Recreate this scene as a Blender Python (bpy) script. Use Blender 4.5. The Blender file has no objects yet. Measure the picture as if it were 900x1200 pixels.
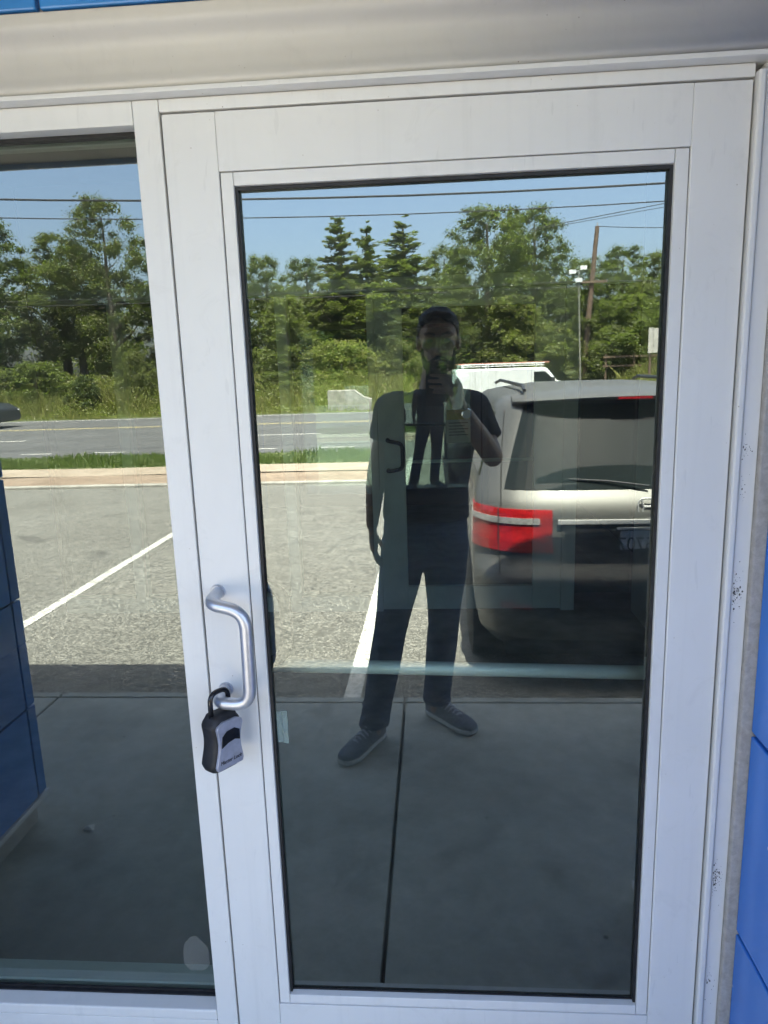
import bpy, bmesh, math, random
import numpy as np
from mathutils import Matrix, Vector, Euler

C = bpy.context.scene
COL = C.collection
R_ = math.radians
rnd = random.Random(7)
rng = np.random.default_rng(11)

# ------------------------------------------------------------------ camera, sky, sun, exposure
CAM = Vector((.4257, -1.2075, 1.5175))
def cam_axes(yaw, pitch, roll):
    cy, sy = math.cos(yaw), math.sin(yaw); cp, sp = math.cos(pitch), math.sin(pitch); cr, sr = math.cos(roll), math.sin(roll)
    Rz = np.array([[cy, -sy, 0], [sy, cy, 0], [0, 0, 1]])
    Rx = np.array([[1, 0, 0], [0, cp, sp], [0, -sp, cp]])
    Ry = np.array([[cr, 0, sr], [0, 1, 0], [-sr, 0, cr]])
    M = Rz @ Rx @ Ry
    return Vector(M[:, 0]), Vector(M[:, 1]), Vector(M[:, 2])       # right, forward, up
RT, FW, UP = cam_axes(.074, .2005, .0326)
cd = bpy.data.cameras.new("camera")
cam = bpy.data.objects.new("camera", cd); COL.objects.link(cam)
cam.matrix_world = Matrix(((RT.x, UP.x, -FW.x, CAM.x), (RT.y, UP.y, -FW.y, CAM.y), (RT.z, UP.z, -FW.z, CAM.z), (0, 0, 0, 1)))
cd.sensor_fit = 'VERTICAL'; cd.sensor_height = 24.0; cd.lens = 830 / 1200 * 24
cd.clip_start = .002; cd.clip_end = 3000
C.camera = cam

SUN_EL, SUN_ROT = R_(74), R_(14)
w = bpy.data.worlds.new("World"); C.world = w; w.use_nodes = True
wn = w.node_tree.nodes; wl = w.node_tree.links
sky = wn.new('ShaderNodeTexSky'); sky.sky_type = 'NISHITA'; sky.sun_disc = False
sky.sun_elevation = SUN_EL; sky.sun_rotation = SUN_ROT; sky.air_density = .85; sky.dust_density = 4.0; sky.ozone_density = 1.2
bg = wn['Background']; wl.new(sky.outputs[0], bg.inputs[0]); bg.inputs[1].default_value = .125
sd = bpy.data.lights.new("sun", 'SUN'); sd.energy = 5.0; sd.angle = R_(.53); sd.color = (1, .95, .87)
sun = bpy.data.objects.new("sun", sd); COL.objects.link(sun)
sv = Vector((math.sin(SUN_ROT) * math.cos(SUN_EL), math.cos(SUN_ROT) * math.cos(SUN_EL), math.sin(SUN_EL)))
sun.rotation_euler = sv.to_track_quat('Z', 'Y').to_euler(); sun.location = (0, 0, 30)
C.view_settings.view_transform = 'Standard'; C.view_settings.look = 'None'
C.view_settings.exposure = 3.17; C.view_settings.gamma = 1
C.render.engine = 'CYCLES'
cy = C.cycles
cy.max_bounces = 10; cy.diffuse_bounces = 4; cy.glossy_bounces = 6; cy.transmission_bounces = 6; cy.transparent_max_bounces = 24
cy.use_denoising = True
cy.denoiser = 'OPENIMAGEDENOISE'; cy.denoising_input_passes = 'RGB_ALBEDO_NORMAL'; cy.denoising_prefilter = 'ACCURATE'
cy.sample_clamp_indirect = 6

# ------------------------------------------------------------------ materials
def NT(name):
    m = bpy.data.materials.new(name); m.use_nodes = True
    nt = m.node_tree
    return m, nt, nt.nodes, nt.links, nt.nodes['Principled BSDF']
def coords(n, l, kind='Object', scale=None):
    tc = n.new('ShaderNodeTexCoord')
    if kind == 'World':
        g = n.new('ShaderNodeNewGeometry'); return g.outputs['Position']
    return tc.outputs[kind]
def noise(n, l, vec, scale, detail=4, rough=.55, dist=0):
    t = n.new('ShaderNodeTexNoise'); t.inputs['Scale'].default_value = scale; t.inputs['Detail'].default_value = detail
    t.inputs['Roughness'].default_value = rough; t.inputs['Distortion'].default_value = dist
    l.new(vec, t.inputs['Vector']); return t.outputs['Fac']
def ramp(n, l, fac, stops):
    r = n.new('ShaderNodeValToRGB'); e = r.color_ramp.elements
    while len(e) < len(stops): e.new(.5)
    for k, (p, c) in enumerate(stops):
        e[k].position = p; e[k].color = (*c, 1) if len(c) == 3 else c
    l.new(fac, r.inputs[0]); return r.outputs[0]
def mixc(n, l, fac, a, b, mode='MIX'):
    m = n.new('ShaderNodeMix'); m.data_type = 'RGBA'; m.blend_type = mode
    if isinstance(fac, (int, float)): m.inputs[0].default_value = fac
    else: l.new(fac, m.inputs[0])
    for i, s in ((6, a), (7, b)):
        if isinstance(s, tuple): m.inputs[i].default_value = (*s, 1)
        else: l.new(s, m.inputs[i])
    return m.outputs[2]
def bump(n, l, h, strength, dist, b):
    k = n.new('ShaderNodeBump'); k.inputs['Strength'].default_value = strength; k.inputs['Distance'].default_value = dist
    l.new(h, k.inputs['Height']); l.new(k.outputs[0], b.inputs['Normal'])
def simple(name, col, rough=.5, metal=0, var=.08, scale=30, coat=0, bmp=0, bscale=200, spec=.5):
    m, nt, n, l, b = NT(name)
    p = coords(n, l)
    f = noise(n, l, p, scale, 5)
    d = tuple(max(0, c * (1 - var * 2)) for c in col); u = tuple(min(1, c * (1 + var)) for c in col)
    l.new(ramp(n, l, f, [(.3, d), (.7, u)]), b.inputs['Base Color'])
    b.inputs['Roughness'].default_value = rough; b.inputs['Metallic'].default_value = metal
    b.inputs['Coat Weight'].default_value = coat; b.inputs['Specular IOR Level'].default_value = spec
    if bmp: bump(n, l, noise(n, l, p, bscale, 3), bmp, .002, b)
    return m

def painted_alu(name, col, dirt=(.33, .29, .22), amount=.5, rough=.38):
    m, nt, n, l, b = NT(name)
    p = coords(n, l, 'World')
    big = noise(n, l, p, 3.2, 6, .65, .4)
    c = mixc(n, l, ramp(n, l, big, [(.35, (0, 0, 0)), (.75, (amount * .35,) * 3)]), col, tuple(x * .80 + y * .12 for x, y in zip(col, dirt)))
    v = n.new('ShaderNodeTexVoronoi'); v.inputs['Scale'].default_value = 42; l.new(p, v.inputs['Vector'])
    sp = ramp(n, l, v.outputs['Distance'], [(.02, (1, 1, 1)), (.06, (0, 0, 0))])
    pick = ramp(n, l, noise(n, l, p, 9, 2), [(.50, (0, 0, 0)), (.64, (amount, amount, amount))])
    mm = n.new('ShaderNodeMix'); mm.data_type = 'RGBA'; mm.blend_type = 'MULTIPLY'; mm.inputs[0].default_value = 1
    l.new(sp, mm.inputs[6]); l.new(pick, mm.inputs[7])
    c = mixc(n, l, mm.outputs[2], c, dirt)
    # long streaks of run-off dirt
    mp = n.new('ShaderNodeMapping'); mp.inputs['Scale'].default_value = (40, 40, 1.2); l.new(p, mp.inputs[0])
    st = ramp(n, l, noise(n, l, mp.outputs[0], 1, 3), [(.55, (0, 0, 0)), (.8, (amount * .25,) * 3)])
    c = mixc(n, l, st, c, tuple(x * .75 for x in col))
    sm = ramp(n, l, noise(n, l, p, 11, 5, .7, 1.2), [(.56, (0, 0, 0)), (.74, (amount * .3,) * 3)])
    c = mixc(n, l, sm, c, tuple(x * .72 + y * .1 for x, y in zip(col, dirt)))
    mp2 = n.new('ShaderNodeMapping'); mp2.inputs['Scale'].default_value = (90, 90, 14); mp2.inputs['Rotation'].default_value = (.3, .5, .2); l.new(p, mp2.inputs[0])
    sc = ramp(n, l, noise(n, l, mp2.outputs[0], 1, 2, .5, .2), [(.70, (0, 0, 0)), (.74, (amount * .2,) * 3)])
    c = mixc(n, l, sc, c, tuple(x * .7 for x in col))
    l.new(c, b.inputs['Base Color']); b.inputs['Roughness'].default_value = rough
    bump(n, l, noise(n, l, p, 160, 3), .06, .001, b)
    return m
M = {}
M['alu'] = painted_alu('white_aluminium', (.76, .755, .73), (.28, .23, .16), 1.0)
M['beige'] = painted_alu('beige_metal', (.62, .60, .56), (.2, .16, .12), .8, .5)
M['handle'] = simple('handle_metal', (.62, .63, .67), .36, .75, .06, 60, bmp=.05, bscale=500)
M['black'] = simple('black_rubber', (.018, .018, .02), .55, 0, .3, 60, bmp=.2, bscale=350)
M['blackgloss'] = simple('black_gloss', (.012, .012, .014), .18, 0, .2, 20)
M['lockgrey'] = simple('lock_face', (.42, .43, .50), .42, .35, .08, 90)
M['gap'] = simple('dark_gap', (.01, .01, .01), .8)
M['satin'] = simple('satin_bar', (.92, .95, .95), .55, .35, .03, 20)
M['white'] = simple('white_paint_metal', (.78, .79, .78), .4, 0, .05, 8)
M['wallin'] = simple('interior_wall', (.42, .44, .42), .8, 0, .06, 3)
M['floorin'] = simple('interior_floor', (.27, .27, .25), .5, 0, .25, 5)
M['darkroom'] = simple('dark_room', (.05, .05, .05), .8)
M['rubber'] = simple('tyre_rubber', (.02, .02, .02), .8, 0, .3, 40)
M['trim'] = simple('bright_trim', (.62, .61, .58), .45, .3, .05, 20)
M['chrome'] = simple('chrome', (.75, .75, .75), .12, 1, .02, 5)
M['plasticdark'] = simple('dark_plastic', (.03, .03, .032), .5)
M['skin'] = simple('skin', (.40, .24, .16), .45, 0, .12, 60, bmp=.1, bscale=300)
M['hair'] = simple('hair', (.010, .008, .007), .65, 0, .4, 200, bmp=.8, bscale=300)
M['shirt'] = simple('navy_shirt', (.050, .058, .070), .9, 0, .18, 25, bmp=.3, bscale=400)
M['shoe'] = simple('grey_knit', (.16, .18, .215), .85, 0, .25, 120, bmp=.5, bscale=500)
M['sole'] = simple('pale_sole', (.66, .65, .61), .6, 0, .12, 60)
M['lace'] = simple('lace', (.55, .56, .60), .8)
M['phone'] = simple('phone_back', (.02, .022, .026), .15, 0, .1, 10)
M['eye'] = simple('eye', (.13, .12, .11), .3)
M['paper'] = simple('paper', (.70, .69, .62), .8)
M['yellow'] = simple('yellow_sheet', (.62, .52, .12), .7)
M['ink'] = simple('ink', (.03, .03, .035), .6)
M['wood'] = simple('pole_wood', (.16, .105, .07), .85, 0, .25, 8, bmp=.5, bscale=40)
M['galv'] = simple('galvanised', (.42, .43, .43), .45, .5, .12, 12)
M['cable'] = simple('cable', (.03, .03, .03), .6)
M['bark'] = simple('bark', (.12, .095, .07), .9, 0, .35, 10, bmp=.8, bscale=25)
M['concpale'] = simple('pale_concrete', (.50, .47, .41), .85, 0, .15, 6, bmp=.3, bscale=60)
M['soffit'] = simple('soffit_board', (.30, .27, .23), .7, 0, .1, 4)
M['membrane'] = simple('roof_membrane', (.12, .12, .115), .8, 0, .2, 3)
M['kerbstone'] = simple('kerb_concrete', (.36, .34, .29), .85, 0, .2, 5, bmp=.3, bscale=60)
M['poleg'] = simple('weathered_pole', (.22, .21, .17), .7, 0, .15, 10)
M['mould'] = simple('mould', (.10, .095, .08), .9, 0, .3, 200)

def jeans():
    m, nt, n, l, b = NT('dark_denim')
    p = coords(n, l)
    a = noise(n, l, p, 7, 4); f = noise(n, l, p, 420, 2)
    c = ramp(n, l, a, [(.3, (.022, .034, .078)), (.7, (.045, .066, .135))])
    c = mixc(n, l, ramp(n, l, f, [(.45, (0, 0, 0)), (.7, (.3, .3, .3))]), c, (.10, .13, .20))
    l.new(c, b.inputs['Base Color']); b.inputs['Roughness'].default_value = .9
    h = noise(n, l, p, 14, 4, .5, 1.0)
    bump(n, l, h, 1.0, .035, b)
    return m
M['jeans'] = jeans()

def concrete():
    m, nt, n, l, b = NT('sidewalk_concrete')
    p = coords(n, l, 'World')
    a = noise(n, l, p, 1.6, 8, .65, .3); f = noise(n, l, p, 60, 6, .7)
    c = ramp(n, l, a, [(.25, (.31, .31, .265)), (.5, (.43, .435, .38)), (.78, (.54, .54, .475))])
    c = mixc(n, l, .55, c, ramp(n, l, f, [(.3, (.45, .45, .45)), (.7, (1, 1, 1))]), 'MULTIPLY')
    st = ramp(n, l, noise(n, l, p, 3.3, 3, .5, .8), [(.60, (0, 0, 0)), (.72, (.5, .5, .5))])
    c = mixc(n, l, st, c, (.15, .145, .12))
    v = n.new('ShaderNodeTexVoronoi'); v.inputs['Scale'].default_value = 5; l.new(p, v.inputs['Vector'])
    c = mixc(n, l, ramp(n, l, v.outputs['Distance'], [(.025, (1, 1, 1)), (.045, (0, 0, 0))]), c, (.03, .028, .026))
    l.new(c, b.inputs['Base Color']); b.inputs['Roughness'].default_value = .85
    bump(n, l, f, .35, .004, b)
    return m
M['conc'] = concrete()

def asphalt(name, dark, mid, light, vs=75):
    m, nt, n, l, b = NT(name)
    p = coords(n, l, 'World')
    v = n.new('ShaderNodeTexVoronoi'); v.inputs['Scale'].default_value = vs; l.new(p, v.inputs['Vector'])
    sep = n.new('ShaderNodeSeparateColor'); l.new(v.outputs['Color'], sep.inputs[0])
    st = ramp(n, l, sep.outputs[0], [(.0, dark), (.5, mid), (1, light)])
    big = noise(n, l, p, .55, 6, .6, .4)
    c = mixc(n, l, 1, st, ramp(n, l, big, [(.3, (.74, .73, .70)), (.7, (1.0, 1.0, .98))]), 'MULTIPLY')
    edge = ramp(n, l, v.outputs['Distance'], [(.25, (1, 1, 1)), (.75, (.35, .35, .34))])
    c = mixc(n, l, .78, c, edge, 'MULTIPLY')
    med = noise(n, l, p, 14, 5, .7)
    c = mixc(n, l, .6, c, ramp(n, l, med, [(.35, (.6, .6, .6)), (.65, (1, 1, 1))]), 'MULTIPLY')
    mp = n.new('ShaderNodeVectorMath'); mp.operation = 'ADD'; l.new(p, mp.inputs[0])
    nz = n.new('ShaderNodeTexNoise'); nz.inputs['Scale'].default_value = 1.3; nz.inputs['Detail'].default_value = 5; l.new(p, nz.inputs['Vector']); l.new(nz.outputs['Color'], mp.inputs[1])
    ck = n.new('ShaderNodeTexVoronoi'); ck.feature = 'DISTANCE_TO_EDGE'; ck.inputs['Scale'].default_value = .5; l.new(mp.outputs[0], ck.inputs['Vector'])
    c = mixc(n, l, ramp(n, l, ck.outputs['Distance'], [(.001, (.55, .55, .55)), (.006, (0, 0, 0))]), c, tuple(x * .45 for x in dark))
    # oil drips and tar patches
    oil = ramp(n, l, noise(n, l, p, 1.1, 3, .5, .5), [(.66, (0, 0, 0)), (.73, (.55, .55, .55))])
    c = mixc(n, l, oil, c, tuple(x * .6 for x in dark))
    l.new(c, b.inputs['Base Color']); b.inputs['Roughness'].default_value = .85
    bump(n, l, v.outputs['Distance'], .55, .006, b)
    return m
M['lot'] = asphalt('lot_asphalt', (.13, .125, .11), (.27, .26, .23), (.46, .44, .39), 85)
M['road'] = asphalt('road_asphalt', (.11, .11, .11), (.155, .155, .155), (.22, .22, .215), 30)

def worn_paint(name, col, under):
    m, nt, n, l, b = NT(name)
    p = coords(n, l, 'World')
    f = noise(n, l, p, 26, 6, .75)
    l.new(mixc(n, l, ramp(n, l, f, [(.40, (1, 1, 1)), (.56, (0, 0, 0))]), col, under), b.inputs['Base Color'])
    b.inputs['Roughness'].default_value = .75; bump(n, l, noise(n, l, p, 80, 3), .4, .004, b)
    return m
M['stripe'] = worn_paint('worn_white_paint', (.62, .60, .54), (.27, .26, .23))
M['ylw'] = worn_paint('worn_yellow_paint', (.62, .50, .18), (.2, .2, .19))

def dirt(name, a, bb, s=3):
    m, nt, n, l, b = NT(name)
    p = coords(n, l, 'World')
    f = noise(n, l, p, s, 8, .7, .4)
    l.new(ramp(n, l, f, [(.3, a), (.7, bb)]), b.inputs['Base Color']); b.inputs['Roughness'].default_value = .95
    bump(n, l, noise(n, l, p, s * 12, 5), .6, .03, b)
    return m
M['path'] = dirt('tan_path', (.26, .20, .14), (.40, .33, .25), 2.2)
M['brown'] = dirt('brown_dirt', (.18, .125, .085), (.33, .25, .18), 1.8)
M['turf'] = dirt('turf_soil', (.055, .075, .022), (.13, .15, .05), 2.5)
M['earth'] = dirt('earth', (.10, .10, .05), (.16, .15, .08), .4)

def leaf(name, a, bb, cc, trans=.35):
    m, nt, n, l, b = NT(name)
    g = n.new('ShaderNodeNewGeometry'); oi = n.new('ShaderNodeObjectInfo')
    c = ramp(n, l, g.outputs['Random Per Island'], [(0, a), (.55, bb), (1, cc)])
    hs = n.new('ShaderNodeHueSaturation'); l.new(c, hs.inputs['Color'])
    mr = n.new('ShaderNodeMapRange'); l.new(oi.outputs['Random'], mr.inputs[0]); mr.inputs[3].default_value = .475; mr.inputs[4].default_value = .515
    l.new(mr.outputs[0], hs.inputs['Hue'])
    mv = n.new('ShaderNodeMapRange'); l.new(oi.outputs['Random'], mv.inputs[0]); mv.inputs[3].default_value = 1.2; mv.inputs[4].default_value = .8
    l.new(mv.outputs[0], hs.inputs['Value'])
    d = n.new('ShaderNodeBsdfDiffuse'); t = n.new('ShaderNodeBsdfTranslucent'); gl = n.new('ShaderNodeBsdfGlossy'); gl.inputs['Roughness'].default_value = .45
    l.new(hs.outputs[0], d.inputs[0])
    tc = mixc(n, l, .6, hs.outputs[0], (.30, .42, .04), 'MIX'); l.new(tc, t.inputs[0])
    mx = n.new('ShaderNodeMixShader'); mx.inputs[0].default_value = trans; l.new(d.outputs[0], mx.inputs[1]); l.new(t.outputs[0], mx.inputs[2])
    m2 = n.new('ShaderNodeMixShader'); m2.inputs[0].default_value = .02; l.new(mx.outputs[0], m2.inputs[1]); l.new(gl.outputs[0], m2.inputs[2])
    l.new(m2.outputs[0], n['Material Output'].inputs[0])
    return m
M['leaf'] = leaf('broad_leaves', (.050, .064, .018), (.092, .105, .032), (.15, .155, .058), .40)
M['leafdark'] = leaf('dark_leaves', (.034, .048, .016), (.062, .080, .027), (.11, .124, .048), .34)
M['leaflight'] = leaf('light_leaves', (.08, .102, .025), (.13, .152, .042), (.19, .20, .066), .42)
M['needle'] = leaf('needles', (.05, .068, .02), (.09, .105, .032), (.145, .15, .06), .3)
M['grass'] = leaf('grass_blades', (.08, .12, .025), (.13, .18, .04), (.22, .25, .09), .4)
M['weed'] = leaf('weeds', (.13, .15, .035), (.21, .23, .06), (.34, .33, .15), .45)

def tile_mat(name, a, bb):
    m, nt, n, l, b = NT(name)
    p = coords(n, l, 'World'); oi = n.new('ShaderNodeObjectInfo')
    f = noise(n, l, p, 2.5, 4)
    c = ramp(n, l, f, [(.3, a), (.7, bb)])
    hs = n.new('ShaderNodeHueSaturation'); l.new(c, hs.inputs['Color'])
    mv = n.new('ShaderNodeMapRange'); l.new(oi.outputs['Random'], mv.inputs[0]); mv.inputs[3].default_value = .82; mv.inputs[4].default_value = 1.12
    l.new(mv.outputs[0], hs.inputs['Value'])
    v = n.new('ShaderNodeTexVoronoi'); v.inputs['Scale'].default_value = 14; l.new(p, v.inputs['Vector'])
    c2 = mixc(n, l, ramp(n, l, v.outputs['Distance'], [(.03, (.8, .8, .8)), (.06, (0, 0, 0))]), hs.outputs[0], (.45, .5, .6))
    l.new(c2, b.inputs['Base Color']); b.inputs['Roughness'].default_value = .22
    bump(n, l, noise(n, l, p, 9, 2), .05, .01, b)
    return m
M['tile'] = tile_mat('blue_tile', (.028, .17, .58), (.04, .21, .66))
M['navy'] = tile_mat('navy_tile', (.038, .20, .54), (.05, .25, .64))
M['grout'] = dirt('grout', (.30, .27, .22), (.48, .44, .37), 30)
M['mortar'] = dirt('mortar', (.50, .46, .41), (.74, .70, .65), 70)

def glass(name, tint, refl, rough=0):
    m, nt, n, l, b = NT(name)
    tr = n.new('ShaderNodeBsdfTransparent'); tr.inputs[0].default_value = (*tint, 1)
    gl = n.new('ShaderNodeBsdfGlossy'); gl.inputs['Roughness'].default_value = rough; gl.inputs[0].default_value = (.91, 1, .945, 1)
    fr = n.new('ShaderNodeFresnel'); fr.inputs[0].default_value = 1.5
    mr = n.new('ShaderNodeMapRange'); l.new(fr.outputs[0], mr.inputs[0]); mr.inputs[1].default_value = .04; mr.inputs[2].default_value = 1
    mr.inputs[3].default_value = refl; mr.inputs[4].default_value = 1
    mx = n.new('ShaderNodeMixShader'); l.new(mr.outputs[0], mx.inputs[0]); l.new(tr.outputs[0], mx.inputs[1]); l.new(gl.outputs[0], mx.inputs[2])
    # a thin uneven film of dust on the outer face
    d = n.new('ShaderNodeBsdfDiffuse'); d.inputs[0].default_value = (.6, .58, .54, 1)
    p = coords(n, l, 'World')
    f = ramp(n, l, noise(n, l, p, 6, 7, .7, .5), [(.4, (.012,) * 3), (.8, (.04,) * 3)])
    v = n.new('ShaderNodeTexVoronoi'); v.inputs['Scale'].default_value = 38; l.new(p, v.inputs['Vector'])
    sp = ramp(n, l, v.outputs['Distance'], [(.02, (.22,) * 3), (.05, (0, 0, 0))])
    pk = ramp(n, l, noise(n, l, p, 7, 2), [(.55, (0, 0, 0)), (.62, (1, 1, 1))])
    f = mixc(n, l, 1, f, mixc(n, l, 1, sp, pk, 'MULTIPLY'), 'ADD')
    m3 = n.new('ShaderNodeMixShader'); l.new(f, m3.inputs[0]); l.new(mx.outputs[0], m3.inputs[1]); l.new(d.outputs[0], m3.inputs[2])
    l.new(m3.outputs[0], n['Material Output'].inputs[0])
    return m
M['glass'] = glass('tinted_glass', (.745, .865, .815), .185)
M['glassside'] = glass('sidelight_glass', (.62, .76, .70), .15)
M['glassin'] = glass('inner_glass', (.78, .90, .85), .15)
mclear, _, nn, ll, _b = NT('glass_back_face')
_t = nn.new('ShaderNodeBsdfTransparent'); _t.inputs[0].default_value = (.95, .97, .96, 1); ll.new(_t.outputs[0], nn['Material Output'].inputs[0])
M['clear'] = mclear

def haze_film(name, col, fac, scale):
    m, nt, n, l, b = NT(name)
    tr = n.new('ShaderNodeBsdfTransparent'); d = n.new('ShaderNodeBsdfDiffuse'); d.inputs[0].default_value = (*col, 1)
    p = coords(n, l, 'World')
    f = ramp(n, l, noise(n, l, p, scale, 5, .7), [(.3, (fac * .5,) * 3), (.7, (fac,) * 3)])
    mx = n.new('ShaderNodeMixShader'); l.new(f, mx.inputs[0]); l.new(tr.outputs[0], mx.inputs[1]); l.new(d.outputs[0], mx.inputs[2])
    l.new(mx.outputs[0], n['Material Output'].inputs[0])
    return m
M['residue'] = haze_film('glue_residue', (.52, .53, .49), .13, 240)
M['tape'] = haze_film('old_tape', (.42, .55, .52), .36, 60)

def carpaint(name, col, metal=.5, rough=.32):
    m, nt, n, l, b = NT(name)
    p = coords(n, l)
    f = noise(n, l, p, 3, 5)
    l.new(ramp(n, l, f, [(.3, tuple(c * .88 for c in col)), (.7, col)]), b.inputs['Base Color'])
    b.inputs['Metallic'].default_value = metal; b.inputs['Roughness'].default_value = rough
    b.inputs['Coat Weight'].default_value = .2; b.inputs['Coat Roughness'].default_value = .05
    bump(n, l, noise(n, l, p, 900, 2), .03, .0005, b)
    return m
M['silver'] = carpaint('silver_paint', (.15, .146, .132), .6, .52)
M['vanwhite'] = carpaint('white_van_paint', (.80, .80, .78), 0, .3)
M['darkcar'] = carpaint('dark_car_paint', (.04, .045, .05), .3, .3)
M['carglass'] = simple('car_glass', (.012, .016, .016), .03, 0, .1, 4, spec=.16)
M['redlens'] = simple('red_lens', (.40, .008, .010), .12, 0, .25, 60, coat=.6)
M['darkredlens'] = simple('dark_red_lens', (.30, .006, .008), .12, 0, .25, 90, coat=.6)
M['clearlens'] = simple('clear_lens', (.55, .53, .50), .12, .2, .35, 120, coat=.6)
M['plate'] = simple('plate', (.55, .57, .58), .5, 0, .05, 30)

# ------------------------------------------------------------------ mesh helpers
class MB:
    def __init__(s): s.v = []; s.f = []
    def add(s, v, f):
        k = len(s.v); s.v += [tuple(p) for p in v]; s.f += [tuple(i + k for i in q) for q in f]; return s
    def box(s, x0, x1, y0, y1, z0, z1):
        return s.add([(x0, y0, z0), (x1, y0, z0), (x1, y1, z0), (x0, y1, z0), (x0, y0, z1), (x1, y0, z1), (x1, y1, z1), (x0, y1, z1)],
                     [(0, 3, 2, 1), (4, 5, 6, 7), (0, 1, 5, 4), (1, 2, 6, 5), (2, 3, 7, 6), (3, 0, 4, 7)])
    def quad(s, a, b, c, d): return s.add([a, b, c, d], [(0, 1, 2, 3)])
    def tube(s, path, radii, n=10, caps=True, flat=1.0, up=(0, 0, 1)):
        P = [Vector(p) for p in path]; m = len(P)
        if isinstance(radii, (int, float)): radii = [radii] * m
        T = [(P[min(i + 1, m - 1)] - P[max(i - 1, 0)]).normalized() for i in range(m)]
        u = Vector(up); u = u - T[0] * u.dot(T[0])
        if u.length < 1e-3: u = Vector((1, 0, 0)) - T[0] * T[0].x
        u.normalize(); vs = []
        for i in range(m):
            u = (u - T[i] * u.dot(T[i])).normalized(); w_ = T[i].cross(u)
            for k in range(n):
                a = 2 * math.pi * k / n
                vs.append(P[i] + (u * math.cos(a) * flat + w_ * math.sin(a)) * radii[i])
        fs = [(i * n + k, i * n + (k + 1) % n, (i + 1) * n + (k + 1) % n, (i + 1) * n + k) for i in range(m - 1) for k in range(n)]
        if caps: fs += [tuple(range(n))[::-1], tuple(range((m - 1) * n, m * n))]
        return s.add(vs, fs)
    def capsule(s, path, radii, n=12, flat=1.0, up=(0, 0, 1)):
        P = [Vector(p) for p in path]
        if isinstance(radii, (int, float)): radii = [radii] * len(P)
        a = (P[0] - P[1]).normalized(); b = (P[-1] - P[-2]).normalized()
        pre = [(P[0] + a * radii[0] * t, radii[0] * q) for t, q in ((.98, .2), (.8, .6), (.45, .89))]
        post = [(P[-1] + b * radii[-1] * t, radii[-1] * q) for t, q in ((.45, .89), (.8, .6), (.98, .2))]
        return s.tube([p for p, _ in pre] + P + [p for p, _ in post], [r for _, r in pre] + list(radii) + [r for _, r in post], n, True, flat, up)
    def ell(s, c, r, nu=16, nv=10, rot=None):
        vs = []; c = Vector(c)
        for j in range(1, nv):
            t = math.pi * j / nv
            for i in range(nu):
                a = 2 * math.pi * i / nu
                p = Vector((r[0] * math.sin(t) * math.cos(a), r[1] * math.sin(t) * math.sin(a), r[2] * math.cos(t)))
                if rot: p = rot @ p
                vs.append(c + p)
        top = Vector((0, 0, r[2])); top = rot @ top if rot else top
        vs += [c + top, c - top]; T = len(vs) - 2; B = T + 1
        fs = [(j * nu + i, j * nu + (i + 1) % nu, (j + 1) * nu + (i + 1) % nu, (j + 1) * nu + i) for j in range(nv - 2) for i in range(nu)]
        fs += [(T, (i + 1) % nu, i) for i in range(nu)] + [(B, (nv - 2) * nu + i, (nv - 2) * nu + (i + 1) % nu) for i in range(nu)]
        return s.add(vs, fs)
    def lathe(s, prof, c, axis='x', n=20):
        vs = []; c = Vector(c)
        for h, r in prof:
            for k in range(n):
                a = 2 * math.pi * k / n; q = (h, r * math.cos(a), r * math.sin(a))
                p = {'x': q, 'y': (q[1], q[0], q[2]), 'z': (q[1], q[2], q[0])}[axis]
                vs.append(c + Vector(p))
        m = len(prof)
        fs = [(i * n + k, i * n + (k + 1) % n, (i + 1) * n + (k + 1) % n, (i + 1) * n + k) for i in range(m - 1) for k in range(n)]
        fs += [tuple(range(n)), tuple(range((m - 1) * n, m * n))]
        return s.add(vs, fs)
    def prism(s, poly, axis, a, b):
        def pt(p, h): return {'x': (h, p[0], p[1]), 'y': (p[0], h, p[1]), 'z': (p[0], p[1], h)}[axis]
        n = len(poly)
        return s.add([pt(p, a) for p in poly] + [pt(p, b) for p in poly],
                     [tuple(range(n))[::-1], tuple(range(n, 2 * n))] + [(i, (i + 1) % n, n + (i + 1) % n, n + i) for i in range(n)])
    def loft(s, rings, closed=True, caps=True):
        n = len(rings[0]); vs = [p for r in rings for p in r]
        kk = n if closed else n - 1
        fs = [(i * n + k, i * n + (k + 1) % n, (i + 1) * n + (k + 1) % n, (i + 1) * n + k) for i in range(len(rings) - 1) for k in range(kk)]
        if caps: fs += [tuple(range(n))[::-1], tuple(range((len(rings) - 1) * n, len(rings) * n))]
        return s.add(vs, fs)
    def mesh(s, name, fix=True):
        me = bpy.data.meshes.new(name); me.from_pydata(s.v, [], s.f)
        if fix:
            b = bmesh.new(); b.from_mesh(me); bmesh.ops.recalc_face_normals(b, faces=b.faces); b.to_mesh(me); b.free()
        return me

def link(name, me, mats, parent=None, smooth=False, bevel=0):
    o = bpy.data.objects.new(name, me); COL.objects.link(o)
    if mats is not None and not me.materials:
        for m in (mats if isinstance(mats, (list, tuple)) else [mats]): me.materials.append(m)
    if smooth: me.shade_smooth()
    if parent:
        o.parent = parent
        o.matrix_parent_inverse = Matrix.Translation(-parent.location) if not parent.get('_rot') else parent.matrix_basis.inverted()
    if bevel:
        b = o.modifiers.new('edge', 'BEVEL'); b.width = bevel; b.segments = 2; b.limit_method = 'ANGLE'; b.angle_limit = R_(40)
    return o
def part(name, mb, mat, parent=None, smooth=False, bevel=0, fix=True):
    return link(name, mb.mesh(name, fix), mat, parent, smooth, bevel)
def tag(o, label=None, cat=None, group=None, kind=None):
    if label: o['label'] = label
    if cat: o['category'] = cat
    if group: o['group'] = group
    if kind: o['kind'] = kind
    return o
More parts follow.
